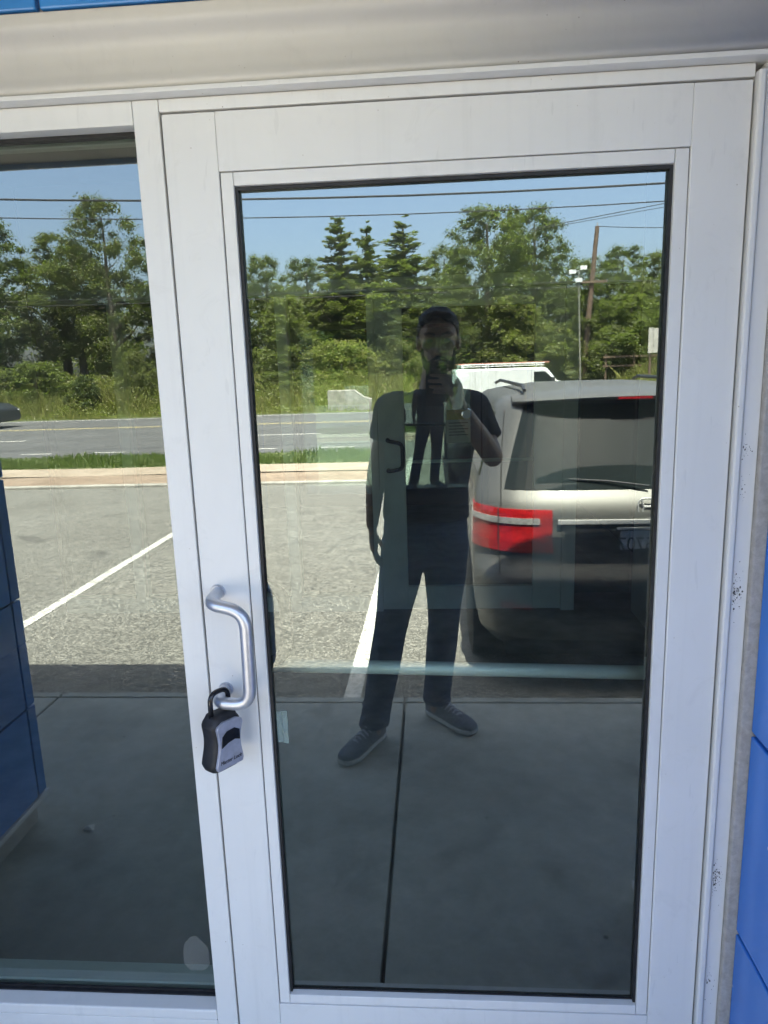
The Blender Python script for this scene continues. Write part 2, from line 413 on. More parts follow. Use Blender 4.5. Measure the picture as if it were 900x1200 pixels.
def thing(name, label, cat, loc=(0, 0, 0), group=None):
    o = bpy.data.objects.new(name, None); COL.objects.link(o); o.location = loc; o.empty_display_size = .1
    return tag(o, label, cat, group)
def struct(name, mb, mat, **k):
    return tag(part(name, mb, mat, **k), kind='structure')
def copy_tree(o, parent=None):
    c = o.copy(); COL.objects.link(c)
    if parent: c.parent = parent
    for ch in list(o.children): copy_tree(ch, c)
    return c
def bx(*a): return MB().box(*a)
def remesh(mb, voxel, smooth=6, name='m', fac=.5):
    me = mb.mesh(name); o = bpy.data.objects.new('tmp', me); COL.objects.link(o)
    r = o.modifiers.new('r', 'REMESH'); r.mode = 'VOXEL'; r.voxel_size = voxel; r.use_smooth_shade = True
    s = o.modifiers.new('s', 'SMOOTH'); s.factor = fac; s.iterations = smooth
    dg = bpy.context.evaluated_depsgraph_get()
    out = bpy.data.meshes.new_from_object(o.evaluated_get(dg), depsgraph=dg); out.name = name
    bpy.data.objects.remove(o); bpy.data.meshes.remove(me)
    out.shade_smooth(); return out
def text_mesh(body, size, extrude=.0003, shear=0):
    cu = bpy.data.curves.new('t', 'FONT'); cu.body = body; cu.size = size; cu.extrude = extrude; cu.shear = shear; cu.align_x = 'CENTER'; cu.align_y = 'CENTER'
    o = bpy.data.objects.new('tmp', cu); COL.objects.link(o)
    dg = bpy.context.evaluated_depsgraph_get()
    me = bpy.data.meshes.new_from_object(o.evaluated_get(dg), depsgraph=dg)
    bpy.data.objects.remove(o); bpy.data.curves.remove(cu); return me

# ================================================================== GROUND (outdoors lies at negative y)
def lot_z(Y): return -.18 - .0135 * (Y - 1.84)
def grid(x0, x1, nx, Y0, Y1, nY, f):
    xs = np.linspace(x0, x1, nx + 1); Ys = np.linspace(Y0, Y1, nY + 1)
    mb = MB(); mb.v = [(x, -Y, f(x, Y)) for Y in Ys for x in xs]
    k = nx + 1
    mb.f = [(j * k + i, (j + 1) * k + i, (j + 1) * k + i + 1, j * k + i + 1) for j in range(nY) for i in range(nx)]
    return mb
def fix_up(o):
    return o
struct('ground', grid(-700, 700, 4, -700, 900, 4, lambda x, Y: -1.6), M['earth'])
struct('parking_lot', grid(-45, 45, 30, 1.84, 9.95, 12, lambda x, Y: lot_z(Y)), M['lot'])
def stripe(name, x0, x1, Y0, Y1, mat, f, n=6):
    return struct(name, grid(x0, x1, 1, Y0, Y1, n, f), mat)
for k, xc in enumerate((-8.2, -5.32, -2.52, .02, 2.95, 5.8, 8.6)):
    xc -= .05 if abs(xc) < .5 else 0
    stripe('parking_stripe', xc - .045, xc + .045, 1.95, 6.6, M['stripe'], lambda x, Y: lot_z(Y) + .004)
struct('lot_kerb', MB().box(-45, 45, -10.1, -9.95, -.6, -.245), M['kerbstone'], bevel=.015)
struct('dirt_shoulder', grid(-45, 45, 60, 10.1, 11.3, 4, lambda x, Y: -.275 + .012 * math.sin(x * 2.3 + Y * 2)), M['brown'])
struct('tan_path', grid(-45, 45, 30, 11.3, 12.35, 4, lambda x, Y: -.262 + .012 * math.sin(x * 1.3)), M['path'])
struct('verge_soil', grid(-45, 45, 60, 12.35, 14.25, 4, lambda x, Y: -.27 + .02 * math.sin(x * 2.1 + Y)), M['turf'])
struct('road_kerb', MB().box(-45, 45, -14.32, -14.25, -.6, -.27), M['concpale'])
struct('road', grid(-120, 120, 40, 14.32, 29.6, 6, lambda x, Y: -.32), M['road'])
rz = lambda x, Y: -.316
for k in range(-24, 26):
    stripe('lane_dash', k * 1.9 - .4, k * 1.9 + .4, 15.66, 15.78, M['stripe'], rz, 1)
for k in range(-9, 10):
    stripe('lane_dash', k * 9.1 - 4.9 - 1.1, k * 9.1 - 4.9 + 2.0, 19.45, 19.58, M['stripe'], rz, 1)
stripe('centre_line', -120, 120, 23.85, 23.97, M['ylw'], rz, 1)
stripe('centre_line', -120, 120, 24.15, 24.27, M['ylw'], rz, 1)
stripe('edge_line', -120, 120, 28.9, 29.05, M['stripe'], rz, 1)
def sst(a, b, t): t = min(1, max(0, (t - a) / (b - a))); return t * t * (3 - 2 * t)
def bank_z(x, Y):
    lane = sst(-1.2, .4, x) * (1 - sst(9, 11, x)) * (1 - sst(36.6, 40, Y))
    base = -.33 + .95 * sst(29.6, 38, Y) + .6 * sst(38, 70, Y) + .06 * math.sin(x * .9 + Y) * sst(29.6, 31, Y)
    drop = -.33 - .39 * sst(29.6, 33, Y)
    return base * (1 - lane) + drop * lane
struct('grass_bank', grid(-110, 110, 220, 29.6, 75, 56, bank_z), M['turf'])

# blades: one mesh of little curved triangles
def tufts(name, label, n, xr, Yr, zf, h, wd, mat, seed, dens=None):
    g = np.random.default_rng(seed)
    x = g.uniform(*xr, n); Y = g.uniform(*Yr, n)
    if dens is not None:
        keep = g.random(n) < dens(x, Y); x = x[keep]; Y = Y[keep]; n = len(x)
    z = np.array([zf(a, b) for a, b in zip(x, Y)]) - .01
    H = g.uniform(h[0], h[1], n) * (.75 + .35 * np.sin(x * 1.7 + Y * 2.3) * np.sin(x * .53)); a = g.uniform(0, 2 * math.pi, n); W = g.uniform(wd[0], wd[1], n)
    H *= np.clip((Y - Yr[0]) / 2.0, .3, 1) if Yr[0] > 20 else 1.0
    lean = g.normal(0, .28, (n, 2)) * H[:, None]
    dx, dy = np.cos(a) * W, np.sin(a) * W
    V = np.zeros((n, 4, 3))
    V[:, 0] = np.c_[x - dx, -Y - dy, z]; V[:, 1] = np.c_[x + dx, -Y + dy, z]
    V[:, 2] = np.c_[x + dx * .5 + lean[:, 0] * .5, -Y + dy * .5 + lean[:, 1] * .5, z + H * .62]; V[:, 3] = np.c_[x + lean[:, 0], -Y + lean[:, 1], z + H]
    me = quads(V, name); o = link(name, me, mat); tag(o, label, kind='stuff'); return o
def quads(V, name):
    n = len(V); me = bpy.data.meshes.new(name)
    me.vertices.add(n * 4); me.vertices.foreach_set('co', V.reshape(-1).astype(np.float32))
    me.loops.add(n * 4); me.loops.foreach_set('vertex_index', np.arange(n * 4, dtype=np.int32))
    me.polygons.add(n); me.polygons.foreach_set('loop_start', np.arange(0, n * 4, 4, dtype=np.int32)); me.polygons.foreach_set('loop_total', np.full(n, 4, dtype=np.int32))
    me.update(calc_edges=True); me.validate(); return me
tufts('verge_grass', 'short green grass on the verge between path and road', 26000, (-16, 9), (12.38, 14.3), lambda x, Y: -.27, (.06, .2), (.008, .02), M['grass'], 1)
tufts('bank_weeds', 'tall yellowing weeds on the bank beyond the road', 110000, (-34, 18), (29.75, 38.5), bank_z, (.45, 1.25), (.010, .024), M['weed'], 2,
      lambda x, Y: np.where((x > -.3) & (x < 9.5) & (Y < 37.2), 0.0, np.clip((Y - 29.6) / 2.5, .5, 1)))

def herb(n, seed):
    g = np.random.default_rng(seed); cx_ = g.uniform(-34, 18, 2600); cY = g.uniform(30.2, 38.5, 2600); i = g.integers(0, 2600, n)
    x = cx_[i] + g.normal(0, .22, n); Y = cY[i] + g.normal(0, .22, n)
    k = ~((x > -.3) & (x < 9.5) & (Y < 37.2)); x, Y, i = x[k], Y[k], i[k]; n = len(x)
    z = np.array([bank_z(a, b_) for a, b_ in zip(x, Y)]); hh = (.35 + .75 * (np.sin(i * 12.9898) * .5 + .5)) * np.clip((Y - 29.8) / 2.2, .25, 1)
    P = np.c_[x, -Y, z + hh * g.uniform(.1, 1, n) ** .6]
    t = g.normal(size=(n, 3)); t /= np.linalg.norm(t, axis=1)[:, None]; u = np.cross(t, g.normal(size=(n, 3)) + np.array([0, 0, 1.5])); u /= np.linalg.norm(u, axis=1)[:, None]
    sz = g.uniform(.03, .07, n)[:, None]
    return np.stack([P - t * sz, P + u * sz * .5, P + t * sz, P - u * sz * .5], 1)
tag(link('bank_undergrowth', quads(herb(130000, 8), 'bank_undergrowth'), M['weed']), 'low leafy undergrowth among the weeds on the bank', kind='stuff')

# ================================================================== SIDEWALK
sw = struct('sidewalk', bx(-14, 14, -1.79, -.012, -.5, -.052), M['gap'])
xs = [-12.7, -11.1, -9.5, -7.9, -6.3, -4.7, -3.0, -1.42, .27, 1.86, 3.45, 5.05, 6.65, 8.2, 9.8, 11.4]
slab_me = {}
for a, b in zip(xs[:-1], xs[1:]):
    part('concrete_slab', bx(a + .006, b - .006, -1.778, -.014, -.05, 0), M['conc'], sw, bevel=.006)
    part('kerb_stone', bx(a + .006, b - .006, -1.838, -1.788, -.45, -.001), M['conc'], sw, bevel=.008)
sc_ = MB()
cx, cyy = -.777, -.79
sc_.add([(cx - .018, cyy - .01, .004), (cx + .012, cyy - .016, .008), (cx + .02, cyy + .012, .003), (cx - .004, cyy + .004, .016), (cx - .02, cyy + .014, .006), (cx, cyy - .004, .0012)],
        [(0, 1, 3), (1, 2, 3), (2, 4, 3), (4, 0, 3), (0, 5, 1), (1, 5, 2), (2, 5, 4), (4, 5, 0)])
tag(part('paper_scrap', sc_, M['paper']), 'tiny crumpled pale paper scrap lying on the shaded sidewalk', 'litter')

# ================================================================== BUILDING SHELL
bt = tag(part('building', MB().box(-14, 14, .02, 9, 2.74, 4.4), M['navy']), 'beige shop building shell above the glass entrance', 'building')
part('wall', MB().box(-14, -1.33, .0, 0.2, -.3, 2.39), M['navy'], bt)
part('wall', MB().box(1.35, 14, .0, 0.2, -.3, 2.39), M['navy'], bt)
part('wall', MB().box(-14, -2.22, .2, 9, -.3, 2.735), M['wallin'], bt)
part('wall', MB().box(2.22, 14, .2, 9, -.3, 2.735), M['wallin'], bt)
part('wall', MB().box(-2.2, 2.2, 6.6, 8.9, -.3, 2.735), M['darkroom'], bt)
part('roof', MB().box(-14.2, 14.2, -.05, 9.2, 4.405, 4.44), M['beige'], bt)
cn = thing('canopy', 'flat canopy roof sheltering the entrance sidewalk', 'canopy', (0, -.9, 2.4))
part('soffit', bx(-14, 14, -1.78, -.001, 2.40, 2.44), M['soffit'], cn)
part('fascia', bx(-14, 14, -1.80, -1.782, 2.38, 2.70), M['beige'], cn, bevel=.004)
part('roof_deck', bx(-14, 14, -1.78, .019, 2.66, 2.69), M['membrane'], cn)

# header over the door: profile extruded in x
_k = [(1.9565, -.012), (1.958, -.020), (1.966, -.022), (1.982, -.015), (2.005, -.010), (2.022, -.010), (2.032, -.016), (2.039, -.028), (2.046, -.034), (2.066, -.034)]
_z = np.linspace(1.9565, 2.066, 60); _y = np.interp(_z, [q[0] for q in _k], [q[1] for q in _k])
for _ in range(10): _y[1:-1] = (_y[:-2] + 2 * _y[1:-1] + _y[2:]) / 4
hp = list(zip(_y, _z)) + [(.20, 2.066), (.20, 1.9565)]
hd = thing('header_panel', 'beige curved metal header running above the door frame', 'header', (0, 0, 1.95))
_p = part('panel', MB().prism(hp, 'x', -1.30, 1.34), M['beige'], hd)
_p.data.polygons.foreach_set('use_smooth', [len(f.vertices) == 4 and f.center.y < .05 for f in _p.data.polygons])
part('drip_edge', MB().box(-1.30, .955, -.026, .1, 1.9485, 1.956), M['alu'], hd, bevel=.0015)
bf = thing('blue_fascia', 'blue tiled fascia band along the top of the beige header', 'fascia', (0, 0, 2.08))
part('backing', bx(-1.30, 1.34, -.013, .2, 2.068, 2.395), M['mortar'], bf)
for r in range(1):
    for k in range(7):
        part('tile', bx(-1.296 + k * .377, -1.296 + k * .377 + .37, -.030, -.012, 2.072 + r * .5, 2.394), M['navy'], bf, bevel=.003)

# blue tiled piers either side of the recess
def pier(name, label, xin, xout, depth, rows, base, colw, tm_):
    p = thing(name, label, 'tiled pier', ((xin + xout) / 2, -depth / 2, 0))
    s = 1 if xout > xin else -1
    part('core', bx(min(xin + s * .016, xout), max(xin + s * .016, xout), -depth + .016, -.002 if s > 0 else .02, base + .06, 2.396), M['grout'], p)
    part('base', bx(min(xin + s * .03, xout), max(xin + s * .03, xout), -depth + .03, -.002, 0, base + .06), M['concpale'], p)
    for z0, z1 in zip(rows[:-1], rows[1:]):
        y = -.012
        while y > -depth + .02:
            y2 = max(y - colw, -depth)
            part('tile', bx(min(xin, xin + s * .016), max(xin, xin + s * .016), y2 + .004, y - .004, z0 + .004, z1 - .004), tm_, p, bevel=.003)
            y = y2
        x = xin
        while abs(x - xout) > .02:
            x2 = x + s * min(colw, abs(xout - x))
            part('tile', bx(min(x, x2) + .004, max(x, x2) - .004, -depth, -depth + .016, z0 + .004, z1 - .004), tm_, p, bevel=.003)
            x = x2
    part('base_trim', bx(min(xin - s * .004, xout), max(xin - s * .004, xout), -depth - .004, -.002, base + .028, base + .046), M['alu'], p)
    return p
pr = pier('tiled_pier', 'bright blue tiled pier beside the door jamb', .976, 1.34, .58, [.05, .455, .862, 1.269, 1.676, 2.083, 2.396], .0, .41, M['tile'])
pl = pier('tiled_pier', 'deep blue tiled pier beside the sidelight, seen mirrored in its glass', -.955, -1.32, .865, [.105, .43, .805, 1.21, 1.62, 2.02, 2.396], .058, .40, M['navy'])

# ================================================================== STOREFRONT FRAME
fr = thing('storefront_frame', 'white painted aluminium storefront frame around door and sidelight', 'door frame', (0, .05, 0))
A = M['alu']
part('mullion', bx(-.046, -.0035, 0, .11, 0, 1.9475), A, fr, bevel=.0015)
part('head_rail', bx(-.94, -.0468, .0004, .11, 1.912, 1.9475), A, fr, bevel=.0015)
part('head_rail', bx(-.0028, .9165, .0004, .11, 1.9285, 1.9475), A, fr, bevel=.0015)
part('sill', bx(-.94, -.0468, .0006, .11, .195, .219), A, fr, bevel=.003)
part('sill', bx(-.94, -.0468, .002, .11, 0, .1935), A, fr, bevel=.0015)
part('jamb', bx(-.972, -.9405, 0, .11, 0, 1.9475), A, fr, bevel=.0015)
part('jamb', bx(.9178, .929, -.011, .11, 0, 1.936), A, fr, bevel=.003)
part('jamb', bx(.9315, .9575, -.004, .11, 0, 1.9475), A, fr, bevel=.0015)
part('mortar_joint', bx(.958, .988, -.0145, .11, 0, 1.9475), M['mortar'], fr, bevel=.003)
part('threshold', bx(-.003, .917, -.01, .11, .0005, .012), M['galv'], fr, bevel=.002)
part('door_stop', bx(-.0034, .92, .052, .10, 1.90, 1.9284), M['gap'], fr)
part('door_stop', bx(-.0034, .012, .052, .10, .012, 1.899), M['gap'], fr)
part('door_stop', bx(.905, .9177, .052, .10, .012, 1.899), M['gap'], fr)
mk = MB()
rs = random.Random(3)
for zc, nn_ in ((1.12, 90), (.565, 60), (.55, 30), (.33, 20), (1.37, 22), (1.30, 12)):
    for _ in range(nn_):
        x = .9335 + abs(rs.gauss(0, .0065)); z = zc + rs.gauss(0, .013) * rs.choice((.4, 1, 1.8)); r = .0004 + .0012 * rs.random() ** 3
        mk.ell((x, -.0042, z), (r, .0006, r * rs.uniform(.6, 2)), 6, 4)
tag(part('mould_specks', mk, M['mould'], fr), kind='stuff')

sl = thing('sidelight_window', 'tall fixed sidelight pane beside the glass door', 'window', (-.5, .08, .24))
def pane(x0, x1, y0, y1, z0, z1, mat, parent):
    me = bx(x0, x1, y0, y1, z0, z1).mesh('glass_pane'); me.materials.append(mat); me.materials.append(M['clear'])
    for p in me.polygons: p.material_index = 0 if p.normal.y < -.9 else 1
    return link('glass_pane', me, None, parent)
pane(-.9398, -.0473, .046, .058, .2195, 1.9115, M['glassside'], sl)
for a in ((-.9398, -.0473, .034, .0455, .2196, .2225), (-.9398, -.0473, .0415, .0455, .2226, .2265), (-.9398, -.0473, .030, .0455, 1.9055, 1.9115), (-.9398, -.9345, .036, .0455, .228, 1.905), (-.0525, -.0473, .036, .0455, .228, 1.905)):
    part('gasket', bx(*a), M['black'], sl)
part('inner_stop', bx(-.9398, -.0473, .062, .109, .2196, .225), A, sl)

# glue residue on the sidelight and tape on the door glass
def blob(name, cx, cz, y, rx, rz_, mat, seed, th=.0006):
    r = random.Random(seed); n = 26; pts = []
    for k in range(n):
        a = 2 * math.pi * k / n; q = 1 + r.uniform(-.1, .1)
        pts.append((cx + rx * q * math.cos(a), cz + rz_ * q * math.sin(a)))
    return part(name, MB().prism(pts, 'y', y - th, y - .0001), mat)
rb = blob('glue_residue', -.097, .312, .0458, .030, .042, M['residue'], 4)
tag(rb, 'pale rounded patch of old sticker glue low on the sidelight glass', 'residue')
tp = thing('tape_strip', 'short upright strip of pale old tape low on the door glass', 'tape', (.125, .0196, .86))
part('strip', bx(.1165, .1265, .0192, .0199, .820, .884), M['tape'], tp)
part('strip', bx(.1275, .1375, .0190, .0199, .818, .885), M['tape'], tp)

# ================================================================== DOOR
dr = thing('glass_door', 'white aluminium framed glass door with pull handle', 'door', (.457, .02, .012))
part('stile', bx(0, .0870, 0, .045, .014, 1.925), A, dr, bevel=.002)
part('stile', bx(.8274, .9144, 0, .045, .014, 1.925), A, dr, bevel=.002)
part('rail', bx(.0874, .8270, .0003, .045, 1.8362, 1.925), A, dr, bevel=.0008)
part('rail', bx(.0874, .8270, .0003, .045, .014, .2410), A, dr, bevel=.0008)
part('glazing_stop', bx(.0886, .1090, .0025, .0205, .2422, 1.8348), A, dr, bevel=.0015)
part('glazing_stop', bx(.8054, .8262, .0025, .0205, .2422, 1.8348), A, dr, bevel=.0015)
part('glazing_stop', bx(.1096, .8048, .0025, .0205, 1.8142, 1.8348), A, dr, bevel=.0015)
part('glazing_stop', bx(.1096, .8048, .0025, .0205, .2422, .2622), A, dr, bevel=.0015)
for a in ((.1092, .1142, .010, .0195, .2626, 1.8132), (.8002, .8052, .010, .0195, .2626, 1.8132), (.1143, .8001, .010, .0195, 1.8085, 1.8135), (.1143, .8001, .0165, .0195, .2626, .2655)):
    part('gasket', bx(*a), M['black'], dr)
pane(.0890, .8256, .0205, .0325, .2435, 1.834, M['glass'], dr)
part('channel', MB().box(.0875, .0885, .006, .03, .243, 1.834).box(.8265, .8272, .006, .03, .243, 1.834), M['gap'], dr)
def arc(c, a0, a1, r, ux, uy, n=6):
    return [Vector(c) + r * (math.cos(a0 + (a1 - a0) * k / n) * Vector(ux) + math.sin(a0 + (a1 - a0) * k / n) * Vector(uy)) for k in range(n + 1)]
def bent(points, rad, n=7):
    P = [Vector(p) for p in points]; out = [P[0]]
    for i in range(1, len(P) - 1):
        a = (P[i - 1] - P[i]).normalized(); b = (P[i + 1] - P[i]).normalized()
        r = min(rad if isinstance(rad, (int, float)) else rad[i - 1], (P[i - 1] - P[i]).length * .49, (P[i + 1] - P[i]).length * .49)
        s, e = P[i] + a * r, P[i] + b * r
        for k in range(n + 1):
            t = k / n; out.append(s * (1 - t) ** 2 + P[i] * 2 * t * (1 - t) + e * t * t)
    return out + [P[-1]]
HY = -.058
hpts = bent([(.030, .004, 1.130), (.030, HY, 1.125), (.094, HY - .004, 1.112), (.092, HY - .004, .938), (.030, HY, .940), (.030, .004, .940)], [.022, .045, .045, .022])
hdl = part('pull_handle', MB().tube(hpts, .0112, 20), M['handle'], dr, smooth=True)
for z in (1.130, .940): part('rosette', MB().lathe([(0, .0135), (-.004, .0135), (-.006, .012)], (.030, 0, z), 'y', 20), M['handle'], hdl)
pb = part('push_bar', MB().tube([(.092, .105, .941), (.822, .105, .923)], .0135, 16), M['satin'], dr, smooth=True)
for x in (.07, .845): part('bracket', bx(x - .02, x + .02, .0455, .118, .922, .952), M['white'], pb, bevel=.003)
part('inner_grip', MB().tube(bent([(.06, .046, 1.13), (.06, .085, 1.13), (.131, .088, 1.10), (.131, .088, .97), (.06, .085, .94), (.06, .046, .94)], .03), .012, 12), M['black'], dr, smooth=True)

# ------------------------------------------------------------------ key lock box on the handle
lb = thing('key_lock_box', 'black and grey combination key lock box hanging from the pull handle', 'lock box', (.032, HY, .905))
Mlb = Matrix.Translation((.0335, HY - .004, .876)) @ Matrix.Rotation(R_(58), 4, 'Z') @ Matrix.Rotation(R_(4), 4, 'Y') @ Matrix.Scale(1.12, 4)
def tr(mb, Mx): mb.v = [tuple(Mx @ Vector(p)) for p in mb.v]; return mb
def lock_outline(z):                                  # half width: waisted sides
    t = (z + .048) / .09
    return .0285 + .0035 * math.cos(t * 2 * math.pi * 1.0) - .010 * sst(.80, 1.0, t) - .005 * (1 - sst(0, .12, t))
rings = []
for z in np.linspace(-.048, .042, 19):
    wv = lock_outline(z); d = .019 - .005 * sst(.03, .045, z) - .003 * (1 - sst(-.048, -.04, z)); ring = []
    for k in range(28):
        a = 2 * math.pi * k / 28; cx_, sx_ = math.cos(a), math.sin(a); e = .45
        ring.append((wv * math.copysign(abs(cx_) ** e, cx_), d * math.copysign(abs(sx_) ** e, sx_), z))
    rings.append(ring)
part('case', tr(MB().loft(rings), Mlb), M['black'], lb, smooth=True)
fp = []
for z in np.linspace(-.043, .030, 14): fp.append((lock_outline(z) - .0035, z))
poly = [(-x, z) for x, z in fp] + [(-x * .55, .035) for x, z in fp[-1:]] + [(x * .55, .035) for x, z in fp[-1:]] + [(x, z) for x, z in fp[::-1]]
fpl = part('face_plate', tr(MB().prism(poly, 'y', -.0225, -.017), Mlb), M['lockgrey'], lb, bevel=.001)
win = [(-.0185, -.006), (-.017, .012), (-.008, .019), (.008, .020), (.018, .014), (.019, -.003), (.008, .001), (-.006, -.001)]
part('dial_shutter', tr(MB().prism(win, 'y', -.0238, -.0226), Mlb), M['blackgloss'], fpl)
tm = text_mesh('Master Lock', .0088, .0003, .25); tm.materials.append(M['ink'])
lo = bpy.data.objects.new('lettering', tm); COL.objects.link(lo)
tm.transform(Matrix.Rotation(R_(90), 4, 'X')); tm.transform(Matrix.Translation((0, -.0229, -.031))); tm.transform(Mlb)
lo.parent = fpl
sh = bent([Mlb @ Vector((-.019, 0, .036)), Mlb @ Vector((-.020, .001, .078)), Mlb @ Vector((.017, .001, .078)), Mlb @ Vector((.017, 0, .038))], .0175, 8)
part('shackle', MB().tube(sh, .0046, 12), M['blackgloss'], lb, smooth=True)
part('strap', MB().tube([Mlb @ Vector((-.006, .006, -.046)), Mlb @ Vector((-.004, .008, -.056)), Mlb @ Vector((-.001, .012, -.064))], [.0032, .003, .0022], 8), M['black'], lb)

# ================================================================== VESTIBULE BEHIND THE GLASS
struct('vestibule_floor', bx(-2.2, 2.2, .112, 6.6, -.3, 0), M['floorin'])
struct('vestibule_ceiling', bx(-2.2, 2.2, .202, 6.58, 2.62, 2.70), M['wallin'])
struct('vestibule_wall_west', bx(-2.22, -2.0, .2, 3.06, .0005, 2.62), M['wallin'])
struct('vestibule_wall_east', bx(1.62, 2.22, .2, 3.06, .0005, 2.62), M['wallin'])
struct('vestibule_wall_front', MB().box(-2.2, -.973, .05, .198, .0005, 2.62).box(.975, 2.2, .05, .198, .0005, 2.62).box(-.97, .97, .112, .198, 1.96, 2.62), M['wallin'])
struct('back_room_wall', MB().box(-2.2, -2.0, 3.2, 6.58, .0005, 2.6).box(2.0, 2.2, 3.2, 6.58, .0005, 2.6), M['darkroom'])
inf = thing('inner_frame', 'white frame of the inner vestibule wall behind the door glass', 'door frame', (0, 3.1, 0))
W_ = M['white']
part('head_rail', bx(-2.0, 1.62, 3.07, 3.17, 1.955, 2.03), W_, inf)
part('transom', bx(-2.0, 1.62, 3.08, 3.15, 2.031, 2.62), M['wallin'], inf)
for x0, x1 in ((-.50, -.435), (.04, .085), (1.195, 1.275), (-1.52, -1.455)):
    part('mullion', bx(x0, x1, 3.07, 3.17, .0005, 1.954), W_, inf)
part('sill', bx(-2.0, .0395, 3.075, 3.165, .0005, .10), W_, inf)
for x0, x1 in ((-2.0, -1.521), (-1.454, -.501), (-.434, .0395), (1.276, 1.62)):
    pane(x0 + .001, x1 - .001, 3.11, 3.12, .101, 1.954, M['glassin'], inf)
idr = thing('inner_door', 'white framed inner glass door with black pull handle', 'door', (.64, 3.1, 0))
part('stile', bx(.088, .247, 3.075, 3.12, .012, 1.95), W_, idr, bevel=.002)
part('stile', bx(1.022, 1.192, 3.075, 3.12, .012, 1.95), W_, idr, bevel=.002)
part('rail', bx(.2475, 1.0215, 3.0755, 3.12, 1.857, 1.95), W_, idr, bevel=.002)
part('rail', bx(.2475, 1.0215, 3.0755, 3.12, .012, .160), W_, idr, bevel=.002)
pane(.2478, 1.0212, 3.094, 3.104, .1605, 1.8565, M['glassin'], idr)
part('pull_handle', MB().tube(bent([(.145, 3.075, 1.09), (.145, 3.01, 1.09), (.235, 3.01, 1.07), (.235, 3.01, .92), (.145, 3.01, .905), (.145, 3.075, .905)], .03), .012, 12), M['black'], idr, smooth=True)
part('push_bar', MB().tube([(.2, 3.18, .94), (1.07, 3.18, .94)], .011, 12), M['white'], idr, smooth=True)
ns = thing('notice_sheet', 'small notice sheet with yellow heading taped on the inner door', 'notice', (.57, 3.09, 1.2))
part('sheet', bx(.50, .645, 3.0905, 3.0935, 1.06, 1.26), M['paper'], ns)
part('heading', bx(.502, .643, 3.0885, 3.0903, 1.20, 1.258), M['yellow'], ns)
for k in range(5): part('print_line', bx(.515, .63 - .02 * (k % 2), 3.0893, 3.0903, 1.178 - k * .018, 1.182 - k * .018), M['ink'], ns)

# ================================================================== PERSON
pe = thing('person', 'person in dark tee shirt, dark jeans and grey sneakers photographing their reflection', 'person', (.40, -1.52, 0))
hc = Vector((.447, -1.455, 1.612))
b = MB()
tilt = Matrix.Rotation(R_(-9), 3, 'X')
def H(p): return hc + tilt @ Vector(p)
b.ell(H((0, -.012, .025)), (.073, .092, .084), 20, 14, tilt)
b.ell(H((0, .028, -.045)), (.056, .058, .070), 18, 12, tilt)
b.ell(H((0, .045, -.088)), (.036, .036, .028), 14, 8, tilt)
b.capsule([H((0, .086, .012)), H((0, .100, -.022))], [.008, .0125], 8)
b.ell(H((0, .092, -.028)), (.017, .012, .009), 10, 6)
b.capsule([H((-.045, .068, .028)), H((0, .082, .026)), H((.045, .068, .028))], [.010, .011, .010], 8)
b.ell(H((0, .084, -.060)), (.023, .012, .006), 10, 6); b.ell(H((0, .083, -.070)), (.020, .012, .006), 10, 6)
for s in (-1, 1):
    b.ell(H((s * .074, -.006, -.008)), (.010, .020, .032), 10, 8)
    b.ell(H((s * .040, .055, -.012)), (.022, .020, .018), 10, 8)
b.capsule([(.425, -1.495, 1.40), (.436, -1.482, 1.47), H((0, -.005, -.05))], [.062, .056, .054], 16)
# trunk inside the clothes
def ring(c, rx, ry, n=24): return [(c[0] + rx * math.cos(2 * math.pi * k / n), c[1] + ry * math.sin(2 * math.pi * k / n), c[2]) for k in range(n)]
b.loft([ring((.385, -1.52, .80), .13, .09), ring((.388, -1.52, 1.0), .135, .09), ring((.405, -1.51, 1.2), .145, .10), ring((.415, -1.505, 1.33), .16, .085), ring((.42, -1.5, 1.41), .09, .06)])
# arm that hangs
LS, LE, LWr = Vector((.262, -1.50, 1.355)), Vector((.196, -1.525, 1.12)), Vector((.176, -1.462, .915))
b.capsule([LS, LS.lerp(LE, .5), LE], [.046, .043, .037], 14)
b.capsule([LE, LE.lerp(LWr, .35), LWr], [.037, .038, .024], 14)
def finger(chain, r): b.capsule(chain, [r * (1 - .09 * k) for k in range(len(chain))], 8)
b.capsule([LWr, LWr + Vector((.004, .012, -.045)), LWr + Vector((.006, .018, -.082))], [.024, .030, .029], 12, .6, (1, 0, 0))
for k, (dy, ln) in enumerate(((.034, .068), (.014, .078), (-.006, .073), (-.024, .058))):
    p0 = LWr + Vector((.006, .016 + dy * .8, -.088))
    finger([p0, p0 + Vector((.006, .004, -ln * .45)), p0 + Vector((.016, .002, -ln * .78)), p0 + Vector((.030, -.004, -ln * .98))], .0088)
p0 = LWr + Vector((.012, .026, -.035)); finger([p0, p0 + Vector((.022, .022, -.026)), p0 + Vector((.034, .028, -.052))], .0100)
